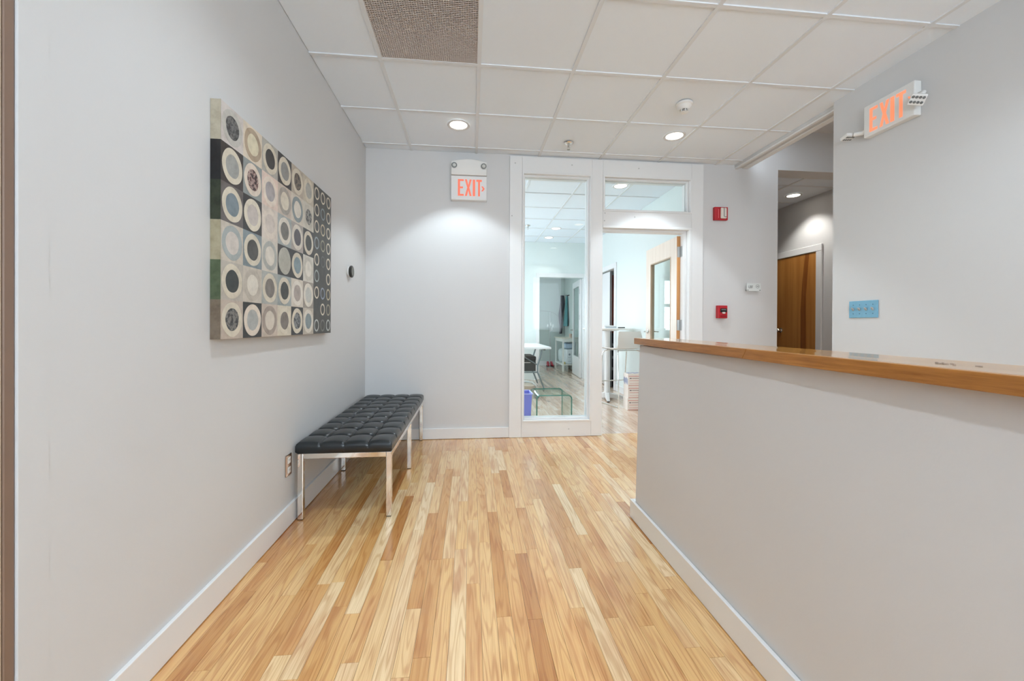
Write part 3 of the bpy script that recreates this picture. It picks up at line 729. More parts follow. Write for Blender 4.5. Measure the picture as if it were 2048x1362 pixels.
ART = [
 [((205, 196, 190), (188, 184, 176), MBL((120, 120, 118), (70, 72, 74))), ((218, 204, 184), (172, 152, 128), (218, 208, 180)), ((172, 168, 158), CR, (46, 43, 42)), (BK, CR, (138, 138, 134)), ((182, 170, 152), CR, MBL((130, 118, 100), (70, 60, 52))), ((192, 182, 162), CR, (168, 168, 160))],
 [((52, 44, 42), CR, (152, 157, 158)), ((132, 147, 153), (222, 208, 192), MBL((196, 170, 160), (80, 40, 42))), ((222, 200, 186), (226, 212, 196), (168, 162, 162)), ((196, 182, 167), (162, 154, 143), (218, 208, 188)), ((208, 198, 183), (122, 143, 154), OW), ((203, 198, 184), (198, 192, 178), MBL((170, 166, 156), (80, 78, 74)))],
 [((98, 90, 87), CR, (102, 127, 148)), (BK, (218, 208, 188), (193, 182, 174)), ((212, 200, 188), (220, 208, 194), (206, 194, 184)), ((152, 167, 173), OW, (108, 103, 95)), ((168, 158, 150), OW, (78, 72, 78)), (BK, CR, (46, 53, 54))],
 [((198, 188, 173), (152, 167, 173), (208, 198, 188)), ((112, 137, 153), CR, (62, 64, 65)), ((208, 200, 187), (167, 174, 173), (218, 210, 197)), (BK, (178, 175, 162), (172, 169, 156)), (BK, CR, (112, 147, 168)), ((207, 202, 190), (198, 192, 178), (222, 215, 202))],
 [((182, 174, 162), CR, (32, 44, 51)), ((198, 188, 174), (188, 178, 164), OW), ((162, 170, 171), CR, (122, 114, 107)), ((142, 160, 168), CR, (46, 56, 57)), ((208, 198, 183), (224, 216, 204), (168, 154, 144)), ((152, 142, 130), OW, (187, 192, 188))],
 [((188, 172, 157), CR, MBL((140, 136, 130), (60, 62, 64))), (BK, (222, 208, 192), (168, 175, 178)), ((192, 177, 162), (157, 142, 130), (208, 198, 183)), ((208, 198, 178), CR, (118, 108, 100)), (BK, CR, MBL((150, 152, 150), (80, 84, 88))), ((192, 182, 167), OW, (118, 143, 156))],
]
SIDE = [(170, 160, 140), (20, 18, 18), (44, 50, 34), (156, 146, 120), (76, 88, 62), (112, 98, 82)]
def wob(r, n, amp, ph):
    return [(r * (1 + amp * math.sin(3 * a + ph) + amp * 0.7 * math.sin(5 * a + 2 * ph)) * math.cos(a), r * (1 + amp * math.sin(3 * a + ph) + amp * 0.7 * math.sin(5 * a + 2 * ph)) * math.sin(a)) for a in (2 * PI * k / n for k in range(n))]
for r in range(6):
    for c in range(6):
        bg, rg, dc = ART[r][c]
        ya = PY0 + c * RH; za = PZ1 - (r + 1) * RH
        sq = B('painted_square', paint(bg), pt, PX, PX + 0.0012, ya, ya + RH, za, za + RH)
        yc, zc = ya + RH / 2, za + RH / 2
        to = lambda u, v, ww, yc=yc, zc=zc: (PX + 0.0012 + ww, yc + u, zc + v)
        ph = R.random() * 6
        MB().ringprism(wob(RH * 0.452, 40, 0.010, ph), wob(RH * 0.30, 40, 0.012, ph + 1), to, 0.0008).build('painted_ring', paint(rg), sq)
        dm = paint(dc) if dc[0] != 'm' else paint(dc[1], marb=dc[2])
        MB().prism(wob(RH * 0.298, 36, 0.012, ph + 1), to, 0.0005).build('painted_disc', dm, sq)
    B('side_band', paint(SIDE[r]), pt, XL + 0.001, PX + 0.0012, PY0 - 0.0006, PY0 + 0.001, PZ1 - (r + 1) * RH, PZ1 - r * RH)
SY = PY0 + 6 * RH
st = B('dark_strip', paint((46, 51, 49)), pt, PX, PX + 0.0012, SY, PY1, PZ0, PZ1)
sw, sh = (PY1 - SY) / 3, (PZ1 - PZ0) / 9
SR = [[CR, CR, CR], [CR, (118, 142, 156), CR], [CR, (196, 180, 150), CR], [(130, 152, 170), (150, 146, 124), CR], [CR, (86, 90, 86), CR], [(150, 170, 172), None, CR], [CR, (128, 150, 186), (190, 178, 150)], [None, CR, (160, 152, 132)], [(176, 186, 188), (110, 110, 102), (186, 190, 186)]]
for r in range(9):
    for c in range(3):
        if SR[r][c] is None: continue
        yc = SY + (c + 0.5) * sw; zc = PZ1 - (r + 0.5) * sh; ph = R.random() * 6
        to = lambda u, v, ww, yc=yc, zc=zc: (PX + 0.0012 + ww, yc + u, zc + v)
        MB().ringprism(wob(0.038, 32, 0.012, ph), wob(0.0285, 32, 0.016, ph + 1), to, 0.0007).build('painted_ring', paint(SR[r][c]), st)

# ------------------------------------------------------------------ thermostat, outlet, switches
t = thing('thermostat', 'small dark-faced round thermostat on the left wall', 'thermostat', (XL, 3.395, 1.47))
b = MB(); tc_ = (XL, 3.395, 1.520)
b.lathe([(0.0, 0.0), (0.040, 0.0), (0.043, 0.006), (0.041, 0.012), (0.0, 0.012)], tc_, 'x', 40); b.build('base', WPLAST, t, 0, 2, True)
b = MB().lathe([(0.030, 0.012), (0.044, 0.014), (0.049, 0.022), (0.048, 0.030), (0.044, 0.033), (0.0, 0.034)], tc_, 'x', 40); b.build('bezel', mat('dark_bezel', (40, 39, 35), 0.3), t, 0, 2, True)
b = MB().lathe([(0.0, 0.0342), (0.036, 0.0342), (0.036, 0.0352), (0.0, 0.0352)], tc_, 'x', 40); b.build('screen', mat('dark_glass_face', (92, 90, 80), 0.2), t)

BRONZE = mat('bronze_steel', (150, 120, 98), 0.28, 1.0)
t = thing('wall_outlet', 'bronze plated wall outlet low on the left wall beside the bench', 'outlet', (XL, 2.31, 0.27))
B('plate', BRONZE, t, XL + 0.0005, XL + 0.006, 2.277, 2.347, 0.272, 0.387, 0.003)
for zc in (0.356, 0.303):
    q = B('receptacle', WPLAST, t, XL + 0.005, XL + 0.0085, 2.296, 2.328, zc - 0.017, zc + 0.017, 0.0015)
    for dy in (-0.006, 0.006): B('slot', BLACK, q, XL + 0.0083, XL + 0.0087, 2.312 + dy - 0.0012, 2.312 + dy + 0.0012, zc - 0.003, zc + 0.007)
MB().lathe([(0.0, 0.0065), (0.003, 0.0065), (0.003, 0.0058), (0.0, 0.0058)], (XL, 2.312, 0.3295), 'x', 10).build('screw', BRONZE, t)

BLUEP = mat('blue_plate', (116, 172, 200), 0.45, noise=0.10, nscale=40)
t = thing('switch_plate', 'blue four-gang light switch plate on the right wall', 'light switch', (XR, 2.50, 1.155))
B('plate', BLUEP, t, XR - 0.007, XR - 0.0005, 2.397, 2.599, 1.155, 1.271, 0.002)
TOG = mat('toggle_grey', (176, 170, 164), 0.4)
for k in range(4):
    yc = 2.498 + (k - 1.5) * 0.046
    b = MB().hexa([(XR - 0.0068, yc - 0.005, 1.203), (XR - 0.0068, yc + 0.005, 1.203), (XR - 0.0068, yc + 0.005, 1.221), (XR - 0.0068, yc - 0.005, 1.221), (XR - 0.020, yc - 0.004, 1.216), (XR - 0.020, yc + 0.004, 1.216), (XR - 0.020, yc + 0.004, 1.226), (XR - 0.020, yc - 0.004, 1.226)])
    b.build('toggle', TOG, t, 0.0008, 1)
    for zc in (1.183, 1.243): MB().lathe([(0.0, -0.0078), (0.0035, -0.0076), (0.0035, -0.0068), (0.0, -0.0068)], (XR, yc, zc), 'x', 12).build('screw', mat('screw_blue', (60, 110, 136), 0.4), t)

# ------------------------------------------------------------------ fire strobe, pull station, small sign on the back wall
t = thing('fire_strobe', 'red fire alarm strobe with a white lens on the back wall', 'fire alarm', (2.526, YB, 2.166))
B('body', RED, t, 2.455, 2.598, YB - 0.035, YB - 0.0005, 2.170, 2.303, 0.004)
ln = B('lens', mat('strobe_lens', (226, 216, 206), 0.3), t, 2.512, 2.576, YB - 0.055, YB - 0.034, 2.182, 2.292, 0.010)
B('reflector', GPLAST, ln, 2.540, 2.547, YB - 0.0565, YB - 0.0545, 2.200, 2.288); B('reflector', GPLAST, ln, 2.5471, 2.570, YB - 0.0565, YB - 0.0545, 2.196, 2.203)
B('print_mark', mat('pale_red', (224, 120, 124), 0.5), t, 2.494, 2.500, YB - 0.0354, YB - 0.0349, 2.19, 2.28)
t = thing('pull_station', 'red manual fire alarm pull station below the strobe', 'fire alarm', (2.546, YB, 1.17))
B('body', RED, t, 2.494, 2.598, YB - 0.038, YB - 0.0005, 1.172, 1.302, 0.004)
B('recess', BLACK, t, 2.520, 2.590, YB - 0.0395, YB - 0.0375, 1.232, 1.272)
B('handle', mat('handle_white', (226, 220, 216), 0.35), t, 2.538, 2.566, YB - 0.052, YB - 0.039, 1.218, 1.236, 0.002)
B('handle_bar', mat('dark_red', (140, 24, 34), 0.35), t, 2.520, 2.590, YB - 0.043, YB - 0.0375, 1.190, 1.197, 0.001)
B('latch', GPLAST, t, 2.530, 2.580, YB - 0.042, YB - 0.0393, 1.254, 1.264)

t = thing('arrow_sign', 'small clear sign lettered UBF with a circled arrow', 'sign', (2.885, YB, 1.452))
INK = mat('grey_ink', (118, 122, 122), 0.5)
B('plate', mat('sign_plate', (226, 230, 228), 0.15), t, 2.812, 2.966, YB - 0.030, YB - 0.026, 1.452, 1.534)
me = text_mesh('UBF', 0.040); me.materials.append(INK)
o = bpy.data.objects.new('letters', me); COL.objects.link(o); o.parent = t
o.matrix_parent_inverse = Matrix.Translation((-2.885, -YB, -1.452))
o.matrix_world = Matrix.Identity(4); o.location = (2.828, YB - 0.0304, 1.482); o.rotation_euler = (PI / 2, 0, 0); o.scale = (0.72, 1, 1)
to = lambda u, v, ww: (2.929 + u, YB - 0.030 - ww, 1.501 + v)
circ = lambda r: [(r * math.cos(2 * PI * k / 28), r * math.sin(2 * PI * k / 28)) for k in range(28)]
b = MB().ringprism(circ(0.019), circ(0.016), to, 0.0006); b.build('circle', INK, t)
MB().prism([(-0.011, -0.002), (0.001, -0.002), (0.001, -0.007), (0.011, 0), (0.001, 0.007), (0.001, 0.002), (-0.011, 0.002)], to, 0.0006).build('arrow', INK, t)
for x in (2.823, 2.955):
    MB().lathe([(0.0, -0.033), (0.005, -0.033), (0.005, -0.0005), (0.0, -0.0005)], (x, YB, 1.462), 'y', 14).build('standoff', GPLAST, t)

# ------------------------------------------------------------------ exit signs
EXITL = mat('exit_letter', (240, 128, 104), 0.5, emit=(244, 112, 84), estr=0.45)
EXITG = mat('exit_letter_glow', (246, 150, 112), 0.5, emit=(255, 128, 88), estr=0.85)
def letters(x, w_, z0, h, to, d, m, parent, sw=None):
    E_ = [(0, 0), (1, 0), (1, .11), (.36, .11), (.36, .45), (.86, .45), (.86, .56), (.36, .56), (.36, .89), (1, .89), (1, 1), (0, 1)]
    X_ = [(0, 0), (.30, 0), (.5, .34), (.70, 0), (1, 0), (.66, .5), (1, 1), (.70, 1), (.5, .66), (.30, 1), (0, 1), (.34, .5)]
    I_ = [(0, 0), (1, 0), (1, 1), (0, 1)]
    T_ = [(.33, 0), (.67, 0), (.67, .88), (1, .88), (1, 1), (0, 1), (0, .88), (.33, .88)]
    for nm, pts, a, wd in (('E', E_, x[0], w_[0]), ('X', X_, x[1], w_[1]), ('I', I_, x[2], w_[2]), ('T', T_, x[3], w_[3])):
        MB().prism([(a + u * wd, z0 + v * h) for u, v in pts], to, d).build('letter', m, parent)
# on the back wall
EX0, EX1, EZ0, EZ1 = -0.192, 0.144, 2.275, 2.66
t = thing('exit_sign', 'white exit sign with red letters and two lamp eyes on the back wall', 'exit sign', ((EX0 + EX1) / 2, YB, EZ0))
top = [(EX0, 2.508), (EX1, 2.508), (EX1, 2.632)] + [(EX1 + (EX0 - EX1) * k / 12, 2.632 + 0.026 * math.sin(PI * k / 12)) for k in range(1, 12)] + [(EX0, 2.632)]
MB().prism(top, lambda u, v, ww: (u, YB - 0.001 - ww, v), 0.072).build('lamp_housing', WPLAST, t, 0.006, 3)
pn = B('sign_panel', mat('exit_panel', (236, 236, 236), 0.35), t, EX0, EX1, YB - 0.055, YB - 0.001, EZ0, 2.505, 0.003)
B('bottom_lip', WPLAST, t, EX0, EX1, YB - 0.060, YB - 0.0552, EZ0, EZ0 + 0.012, 0.002)
pw, phh = EX1 - EX0, 2.505 - EZ0
letters([EX0 + pw * q for q in (.19, .385, .605, .705)], [pw * q for q in (.165, .19, .068, .155)], EZ0 + phh * 0.17, phh * 0.68, lambda u, v, ww: (u, YB - 0.0552 - ww, v), 0.0012, EXITL, pn)
ch = [(0, .30), (.055, .30), (.115, .5), (.055, .70), (0, .70), (.055, .5)]
MB().prism([(EX0 + pw * (.845 + u * 0.85), EZ0 + phh * (0.17 + 0.68 * (.28 + (v - .30) * .75 + 0.03))) for u, v in ch], lambda u, v, ww: (u, YB - 0.0552 - ww, v), 0.0012).build('chevron', EXITL, pn)
for x in (EX0 + 0.030, EX1 - 0.030):
    e = MB().lathe([(0.0, 0.0), (0.022, 0.0), (0.026, -0.006), (0.026, -0.010), (0.018, -0.012), (0.0, -0.012)], (x, YB - 0.073, 2.592), 'y', 28).build('lamp_eye', GPLAST, t, 0, 2, True)
    MB().lathe([(0.0, -0.0122), (0.017, -0.0122), (0.014, -0.016), (0.0, -0.018)], (x, YB - 0.073, 2.592), 'y', 24).build('lamp_glass', mat('lamp_glass', (210, 212, 208), 0.1), e, 0, 2, True)
# on the right wall
XS = 2.602
t = thing('exit_sign', 'lit exit sign with glowing letters and two swivel lamp heads on the right wall', 'exit sign', (XR, 2.32, 2.36))
s0, s1, sz0, sz1 = 2.150, 2.462, 2.350, 2.556
pn = B('housing', WPLAST, t, XS, XR - 0.001, s0, s1, sz0, sz1, 0.006, 2)
wS = s1 - s0; hS = sz1 - sz0
toS = lambda u, v, ww: (XS - 0.0002 - ww, s1 - u, v)
letters([wS * q for q in (.135, .345, .56, .67)], [wS * q for q in (.165, .19, .075, .18)], sz0 + hS * 0.11, hS * 0.74, toS, 0.0012, EXITG, pn)
MB().prism([(wS * (.885 + u * .55), sz0 + hS * (.42 + (v - .30) * .45)) for u, v in ch], toS, 0.0012).build('chevron', EXITG, pn)
def head(c, rot, name='lamp_head'):
    Mh = Matrix.Translation(c) @ (rot.to_matrix().to_4x4() if isinstance(rot, Euler) else rot)
    h = MB().box(-0.036, 0.036, -0.030, 0.030, -0.012, 0.012, 0, Mh).build(name, WPLAST, t, 0.006, 3)
    for i in range(4):
        for j in range(2):
            MB().lathe([(0.0, -0.0165), (0.006, -0.0155), (0.0075, -0.013), (0.0, -0.013)], (0, 0, 0), 'z', 10, 0, Mh @ Matrix.Translation(((i - 1.5) * 0.016, (j - 0.5) * 0.026, 0.0005))).build('diode', mat('diode_grey', (110, 112, 112), 0.3), h, 0, 2, True)
    return h
_a = (Vector((0.80, -0.60, 0)) * 0.90 + Vector((-0.15, -0.10, -0.42))).normalized()
_n = Vector((-0.66, -0.55, -0.50)).normalized()
_a = (_a - _n * _a.dot(_n)).normalized(); _b = (-_n).cross(_a)
head((2.566, 2.104, 2.412), Matrix((_a, _b, -_n)).transposed().to_4x4())
MB().tube([(2.632, s0 + 0.006, 2.470), (2.625, 2.122, 2.466), (2.585, 2.122, 2.425)], 0.014, 14).build('swivel_arm', WPLAST, t, 0, 2, True)
head((2.590, 2.560, 2.405), Euler((math.radians(-14), math.radians(-4), 0)))
MB().tube([(2.628, s1 - 0.006, 2.405), (2.62, 2.49, 2.400), (2.60, 2.525, 2.406)], 0.014, 14).build('swivel_arm', WPLAST, t, 0, 2, True)

# ------------------------------------------------------------------ office furniture
def tube(name, m, parent, path, r, n=10): return MB().tube(path, r, n).build(name, m, parent, 0, 2, True)
# glass waterfall table
gt = thing('glass_side_table', 'bent clear glass side table with green edges behind the tall pane', 'table', (0.89, 4.53, 0))
GX0, GX1, GY0, GY1, GH, GT_ = 0.700, 1.095, 4.30, 4.76, 0.342, 0.014
def gprof(off):
    rr = 0.045 - off; pts = [(GX0 + off, 0.0)]
    for k in range(9): a = PI - k * PI / 16; pts.append((GX0 + 0.045 + rr * math.cos(a), GH - 0.045 + rr * math.sin(a)))
    for k in range(9): a = PI / 2 - k * PI / 16; pts.append((GX1 - 0.045 + rr * math.cos(a), GH - 0.045 + rr * math.sin(a)))
    pts.append((GX1 - off, 0.0)); return pts
po, pi_ = gprof(0), gprof(GT_)
b = MB(); n = len(po)
vs = [(x, y, z) for y in (GY0, GY1) for pp in (po, pi_) for x, z in pp]
for k in range(n - 1):
    b.add([vs[k], vs[k + 1], vs[2 * n + k + 1], vs[2 * n + k]], [(0, 1, 2, 3)]); b.add([vs[n + k], vs[n + k + 1], vs[3 * n + k + 1], vs[3 * n + k]], [(3, 2, 1, 0)])
b.build('glass_sheet', glass_mat('table_glass', (0.88, 0.955, 0.93)), gt, 0, 2, True)
GE = mat('green_glass_edge', (86, 138, 122), 0.15)
for y0, y1 in ((GY0 - 0.001, GY0 + 0.002), (GY1 - 0.002, GY1 + 0.001)):
    b = MB()
    for k in range(n - 1):
        b.hexa([(po[k][0], y0, po[k][1]), (po[k + 1][0], y0, po[k + 1][1]), (pi_[k + 1][0], y0, pi_[k + 1][1]), (pi_[k][0], y0, pi_[k][1]), (po[k][0], y1, po[k][1]), (po[k + 1][0], y1, po[k + 1][1]), (pi_[k + 1][0], y1, pi_[k + 1][1]), (pi_[k][0], y1, pi_[k][1])])
    b.build('polished_edge', GE, gt)
# blue bin
bi = thing('waste_bin', 'periwinkle blue plastic waste bin beside the glass table', 'bin', (0.54, 4.42, 0))
BINM = mat('blue_bin_plastic', (134, 140, 226), 0.45)
def frustum(x0, x1, y0, y1, z0, z1, dx, th):
    o_ = lambda q, dd: (x0 - dd, x1 + dd, y0 - dd, y1 + dd)
    b = MB(); v = []
    for (dd, z) in ((0, z0), (dx, z1), (dx - th, z1), (-th, z0 + th)):
        v += [(x0 - dd, y0 - dd, z), (x1 + dd, y0 - dd, z), (x1 + dd, y1 + dd, z), (x0 - dd, y1 + dd, z)]
    f = [(3, 2, 1, 0)]
    for q in range(3):
        for k in range(4): f.append((q * 4 + k, q * 4 + (k + 1) % 4, q * 4 + 4 + (k + 1) % 4, q * 4 + 4 + k))
    f.append((12, 13, 14, 15)); b.add(v, f); return b
frustum(0.40, 0.640, 4.32, 4.52, 0.0, 0.352, 0.016, 0.004).build('body', BINM, bi, 0.004, 2)
b = MB(); rim_ = [(0.380, 4.300), (0.660, 4.300), (0.660, 4.540), (0.380, 4.540)]
b.tube([(x, y, 0.354) for x, y in ((0.382, 4.30), (0.655, 4.30), (0.660, 4.305), (0.660, 4.535), (0.655, 4.540), (0.382, 4.54), (0.380, 4.535), (0.380, 4.305))], 0.007, 8, 0, True); b.build('rim', mat('blue_bin_rim', (176, 180, 240), 0.4), bi, 0, 2, True)
# white desk with folding legs
dk = thing('folding_desk', 'white desk top on grey folding legs at the left of the office', 'desk', (0.85, 7.0, 0))
B('desk_top', mat('desk_white', (240, 242, 242), 0.35), dk, 0.25, 1.280, 6.38, 7.72, 0.708, 0.740, 0.004)
LEGM = mat('leg_grey', (132, 146, 150), 0.35, 0.6)
for yy in (6.72, 7.40):
    tube('leg', LEGM, dk, [(1.205, yy, 0.708), (1.115, yy, 0.42), (1.115, yy, 0.30), (1.235, yy + 0.03, 0.014)], 0.014)
    tube('leg', LEGM, dk, [(0.42, yy, 0.708), (0.52, yy, 0.42), (0.52, yy, 0.30), (0.40, yy + 0.03, 0.014)], 0.014)
    tube('brace', LEGM, dk, [(0.52, yy, 0.30), (1.115, yy, 0.30)], 0.012)
    tube('brace', LEGM, dk, [(1.115, yy, 0.42), (0.90, yy, 0.55), (0.84, yy, 0.708)], 0.010)
MB().lathe([(0.0, 0.0), (0.018, 0.0), (0.018, -0.03), (0.0, -0.03)], (1.19, 6.50, 0.708), 'z', 14).build('fastener', GPLAST, dk)
pr = thing('storage_crate', 'dark grey crate resting on the desk brace', 'crate', (0.8, 6.95, 0.31))
CRM = mat('crate_grey', (64, 66, 64), 0.6)
B('body', CRM, pr, 0.62, 1.092, 6.76, 7.36, 0.3125, 0.50, 0.006); B('lid', BLACK, pr, 0.60, 1.095, 6.75, 7.37, 0.50, 0.56, 0.01)
B('handle', WPLAST, pr, 0.88, 1.0, 6.754, 6.7598, 0.452, 0.462, 0.002)
ca = thing('rolling_cart', 'low beige rolling cart with a curved grey bar and dark caster', 'cart', (0.82, 6.05, 0))
tube('curved_bar', mat('bar_pale', (198, 204, 202), 0.4), ca, [(0.55, 6.05, 0.24), (0.84, 6.05, 0.24), (0.92, 6.05, 0.225), (0.975, 6.05, 0.17), (0.99, 6.05, 0.09)], 0.016)
B('tray', mat('cart_beige', (176, 164, 148), 0.6), ca, 0.55, 0.945, 5.93, 6.17, 0.05, 0.20, 0.02, 3)
for y in (5.97, 6.13): MB().lathe([(0.0, -0.014), (0.030, -0.014), (0.034, -0.008), (0.034, 0.008), (0.030, 0.014), (0.0, 0.014)], (0.985, y, 0.034), 'y', 20).build('caster', BLACK, ca, 0, 2, True)
tube('axle', GPLAST, ca, [(0.985, 5.97, 0.034), (0.985, 6.13, 0.034)], 0.008); tube('axle_arm', GPLAST, ca, [(0.99, 6.05, 0.09), (0.985, 6.05, 0.034)], 0.008)

# bar table
bt = thing('bar_table', 'tall white pedestal bar table in the office doorway view', 'table', (2.02, 5.86, 0))
TC = (2.02, 5.86)
MB().lathe([(0.0, 1.030), (0.355, 1.030), (0.365, 1.040), (0.362, 1.052), (0.0, 1.053)], (*TC, 0), 'z', 56).build('table_top', mat('table_white', (238, 236, 230), 0.4), bt, 0, 2, True)
MB().lathe([(0.0, 1.000), (0.17, 1.018), (0.17, 1.030), (0.0, 1.030)], (*TC, 0), 'z', 32).build('top_bracket', WPLAST, bt, 0, 2, True)
MB().lathe([(0.048, 0.07), (0.042, 0.10), (0.040, 1.005)], (*TC, 0), 'z', 28).build('column', WPLAST, bt, 0, 2, True)
for k in range(4):
    a = math.radians(-105 + 90 * k); ca_, sa_ = math.cos(a), math.sin(a)
    Mx = Matrix.Translation((*TC, 0)) @ Matrix.Rotation(a, 4, 'Z')
    b = MB().hexa([Mx @ Vector(p) for p in ((0.02, -0.035, 0.02), (0.30, -0.022, 0.012), (0.30, 0.022, 0.012), (0.02, 0.035, 0.02), (0.02, -0.030, 0.10), (0.30, -0.018, 0.03), (0.30, 0.018, 0.03), (0.02, 0.030, 0.10))])
    ft = b.build('foot', WPLAST, bt, 0.006, 2)
    MB().lathe([(0.0, 0.0), (0.018, 0.0), (0.018, 0.013), (0.0, 0.013)], tuple(Mx @ Vector((0.285, 0, 0))), 'z', 14).build('foot_pad', BLACK, ft)
# papers and stapler on it
o = MB().hexa([(1.90, 5.60, 1.0532), (2.06, 5.585, 1.0532), (2.10, 5.80, 1.0532), (1.93, 5.82, 1.0532), (1.90, 5.60, 1.064), (2.06, 5.585, 1.064), (2.10, 5.80, 1.064), (1.93, 5.82, 1.064)]).build('paper_stack', mat('paper_blue_white', (226, 236, 242), 0.6), None, 0.001, 1)
tag(o, 'low stack of pale blue-white paper on the bar table', 'paper')
t = thing('stapler', 'small white and grey stapler lying on the paper', 'stapler', (2.0, 5.66, 1.0645))
Ms = Matrix.Translation((1.985, 5.66, 1.0645)) @ Matrix.Rotation(0.15, 4, 'Z')
MB().hexa([Ms @ Vector(p) for p in ((-0.10, -0.02, 0.008), (0.09, -0.02, 0.006), (0.09, 0.02, 0.006), (-0.10, 0.02, 0.008), (-0.09, -0.014, 0.034), (0.08, -0.016, 0.022), (0.08, 0.016, 0.022), (-0.09, 0.014, 0.034))]).build('arm', WPLAST, t, 0.004, 2)
B('base', GPLAST, t, -0.06, 0.10, -0.018, 0.018, 0.0, 0.006, 0.001, 1, Ms)
o = B('pen_case', BLACK, None, 2.115, 2.215, 5.66, 5.69, 1.0532, 1.068, 0.004); tag(o, 'short dark pen case at the right of the bar table', 'pen case')

# bar stool
SA = math.radians(-14)
SMt = Matrix.Translation((2.09, 5.46, 0)) @ Matrix.Rotation(-SA, 4, 'Z')
bs = thing('bar_stool', 'white shell bar stool on chrome sled legs beside the counter end', 'stool', (2.09, 5.46, 0))
def SV(x, y, z): return SMt @ Vector((x, y, z))
b = MB(); prof = [(-0.205, 1.010), (-0.215, 0.93), (-0.215, 0.84), (-0.195, 0.785), (-0.15, 0.765), (-0.05, 0.757), (0.08, 0.758), (0.17, 0.762), (0.205, 0.752)]
nu = 12; vs = []; 
for side in (0, 1):
    for (y, z) in prof:
        for k in range(nu + 1):
            u = -1 + 2 * k / nu; curve = 0.018 * u * u
            wdt = 0.195 if z < 0.9 else 0.195 - 0.02 * ((z - 0.9) / 0.11) ** 2
            nb = prof.index((y, z)); lift = curve if nb > 3 else 0; push = curve * 1.2 if nb <= 3 else 0
            vs.append(SV(u * wdt, y + push + (0.010 if (side and nb <= 3) else 0), z + lift + (0.010 if (side and nb > 3) else 0)))
n1 = len(prof) * (nu + 1); fs = []
for i in range(len(prof) - 1):
    for k in range(nu):
        q = i * (nu + 1) + k; fs.append((q, q + 1, q + nu + 2, q + nu + 1)); fs.append((n1 + q, n1 + q + nu + 1, n1 + q + nu + 2, n1 + q + 1))
edge = [k for k in range(nu + 1)] + [i * (nu + 1) + nu for i in range(1, len(prof))] + [(len(prof) - 1) * (nu + 1) + k for k in range(nu - 1, -1, -1)] + [i * (nu + 1) for i in range(len(prof) - 2, 0, -1)]
for k in range(len(edge)):
    a_, c_ = edge[k], edge[(k + 1) % len(edge)]; fs.append((a_, c_, n1 + c_, n1 + a_))
b.add(vs, fs).build('seat_shell', mat('stool_white', (226, 220, 212), 0.22), bs, 0, 2, True)
for s in (-1, 1):
    tube('leg_frame', CHROME, bs, [SV(s * 0.15, -0.13, 0.752), SV(s * 0.185, -0.18, 0.735), SV(s * 0.20, -0.20, 0.70), SV(s * 0.215, -0.25, 0.03), SV(s * 0.215, -0.24, 0.010), SV(s * 0.215, -0.20, 0.008), SV(s * 0.215, 0.20, 0.008), SV(s * 0.215, 0.24, 0.010), SV(s * 0.215, 0.25, 0.03), SV(s * 0.20, 0.17, 0.70), SV(s * 0.185, 0.15, 0.735), SV(s * 0.15, 0.12, 0.752)], 0.008)
tube('seat_bar', CHROME, bs, [SV(-0.15, -0.13, 0.750), SV(0.15, -0.13, 0.750)], 0.008); tube('seat_bar', CHROME, bs, [SV(-0.15, 0.12, 0.750), SV(0.15, 0.12, 0.750)], 0.008)
tube('footrest', CHROME, bs, [SV(-0.209, 0.215, 0.30), SV(0.209, 0.215, 0.30)], 0.008)

# stacked paper boxes
CARD = mat('box_card', (236, 226, 216), 0.6); BRED = mat('box_red', (206, 110, 96), 0.6); BINK = mat('box_ink', (92, 78, 84), 0.6); BBLUE = mat('box_blue', (112, 130, 170), 0.6)
names = ['lowest white paper box with red stripes in the office stack', 'middle white paper box with red stripes in the office stack', 'topmost white paper box with blue patterned lid in the office stack']
for k in range(3):
    bx0, by0 = 2.005 + (0.004, 0.012, 0.010)[k], 5.035 + (0.0, 0.006, 0.003)[k]; z0 = k * 0.157
    t = thing('paper_box', names[k], 'box', (bx0 + 0.14, by0 + 0.1, z0), 'stacked paper boxes')
    B('carton', CARD, t, bx0, bx0 + 0.29, by0, by0 + 0.150, z0, z0 + 0.110, 0.001, 1)
    ld = B('lid', CARD, t, bx0 - 0.002, bx0 + 0.292, by0 - 0.002, by0 + 0.152, z0 + 0.110, z0 + 0.1565, 0.001, 1)
    for (zz, hh) in ((0.004, 0.005), (0.122, 0.006)): B('red_stripe', BRED, t if zz < 0.1 else ld, bx0 + 0.006, bx0 + 0.286, by0 - 0.0026, by0 - 0.0001, z0 + zz, z0 + zz + hh)
    B('print_line', BINK, t, bx0 + 0.022, bx0 + 0.046, by0 - 0.0006, by0 - 0.0001, z0 + 0.092, z0 + 0.103); B('print_line', mat('box_ink_pale', (160, 140, 134), 0.6), t, bx0 + 0.052, bx0 + 0.15, by0 - 0.0006, by0 - 0.0001, z0 + 0.094, z0 + 0.102)
    B('print_line', BRED, t, bx0 + 0.022, bx0 + 0.15, by0 - 0.0006, by0 - 0.0001, z0 + 0.066, z0 + 0.070); B('print_line', BRED, t, bx0 + 0.022, bx0 + 0.15, by0 - 0.0006, by0 - 0.0001, z0 + 0.03, z0 + 0.033)
    if k == 2:
        for q in range(9): B('blue_pattern', BBLUE, t, bx0 - 0.0006, bx0 - 0.0001, by0 + 0.01 + 0.016 * q, by0 + 0.02 + 0.016 * q, z0 + 0.01 + 0.013 * (q % 3), z0 + 0.09 + 0.006 * (q % 4))
        for q in range(14): B('blue_pattern', BBLUE, ld, bx0 + 0.01 + 0.02 * q, bx0 + 0.024 + 0.02 * q, by0 + 0.02 + 0.012 * (q % 4), by0 + 0.12 + 0.01 * (q % 3), z0 + 0.1566, z0 + 0.1570)
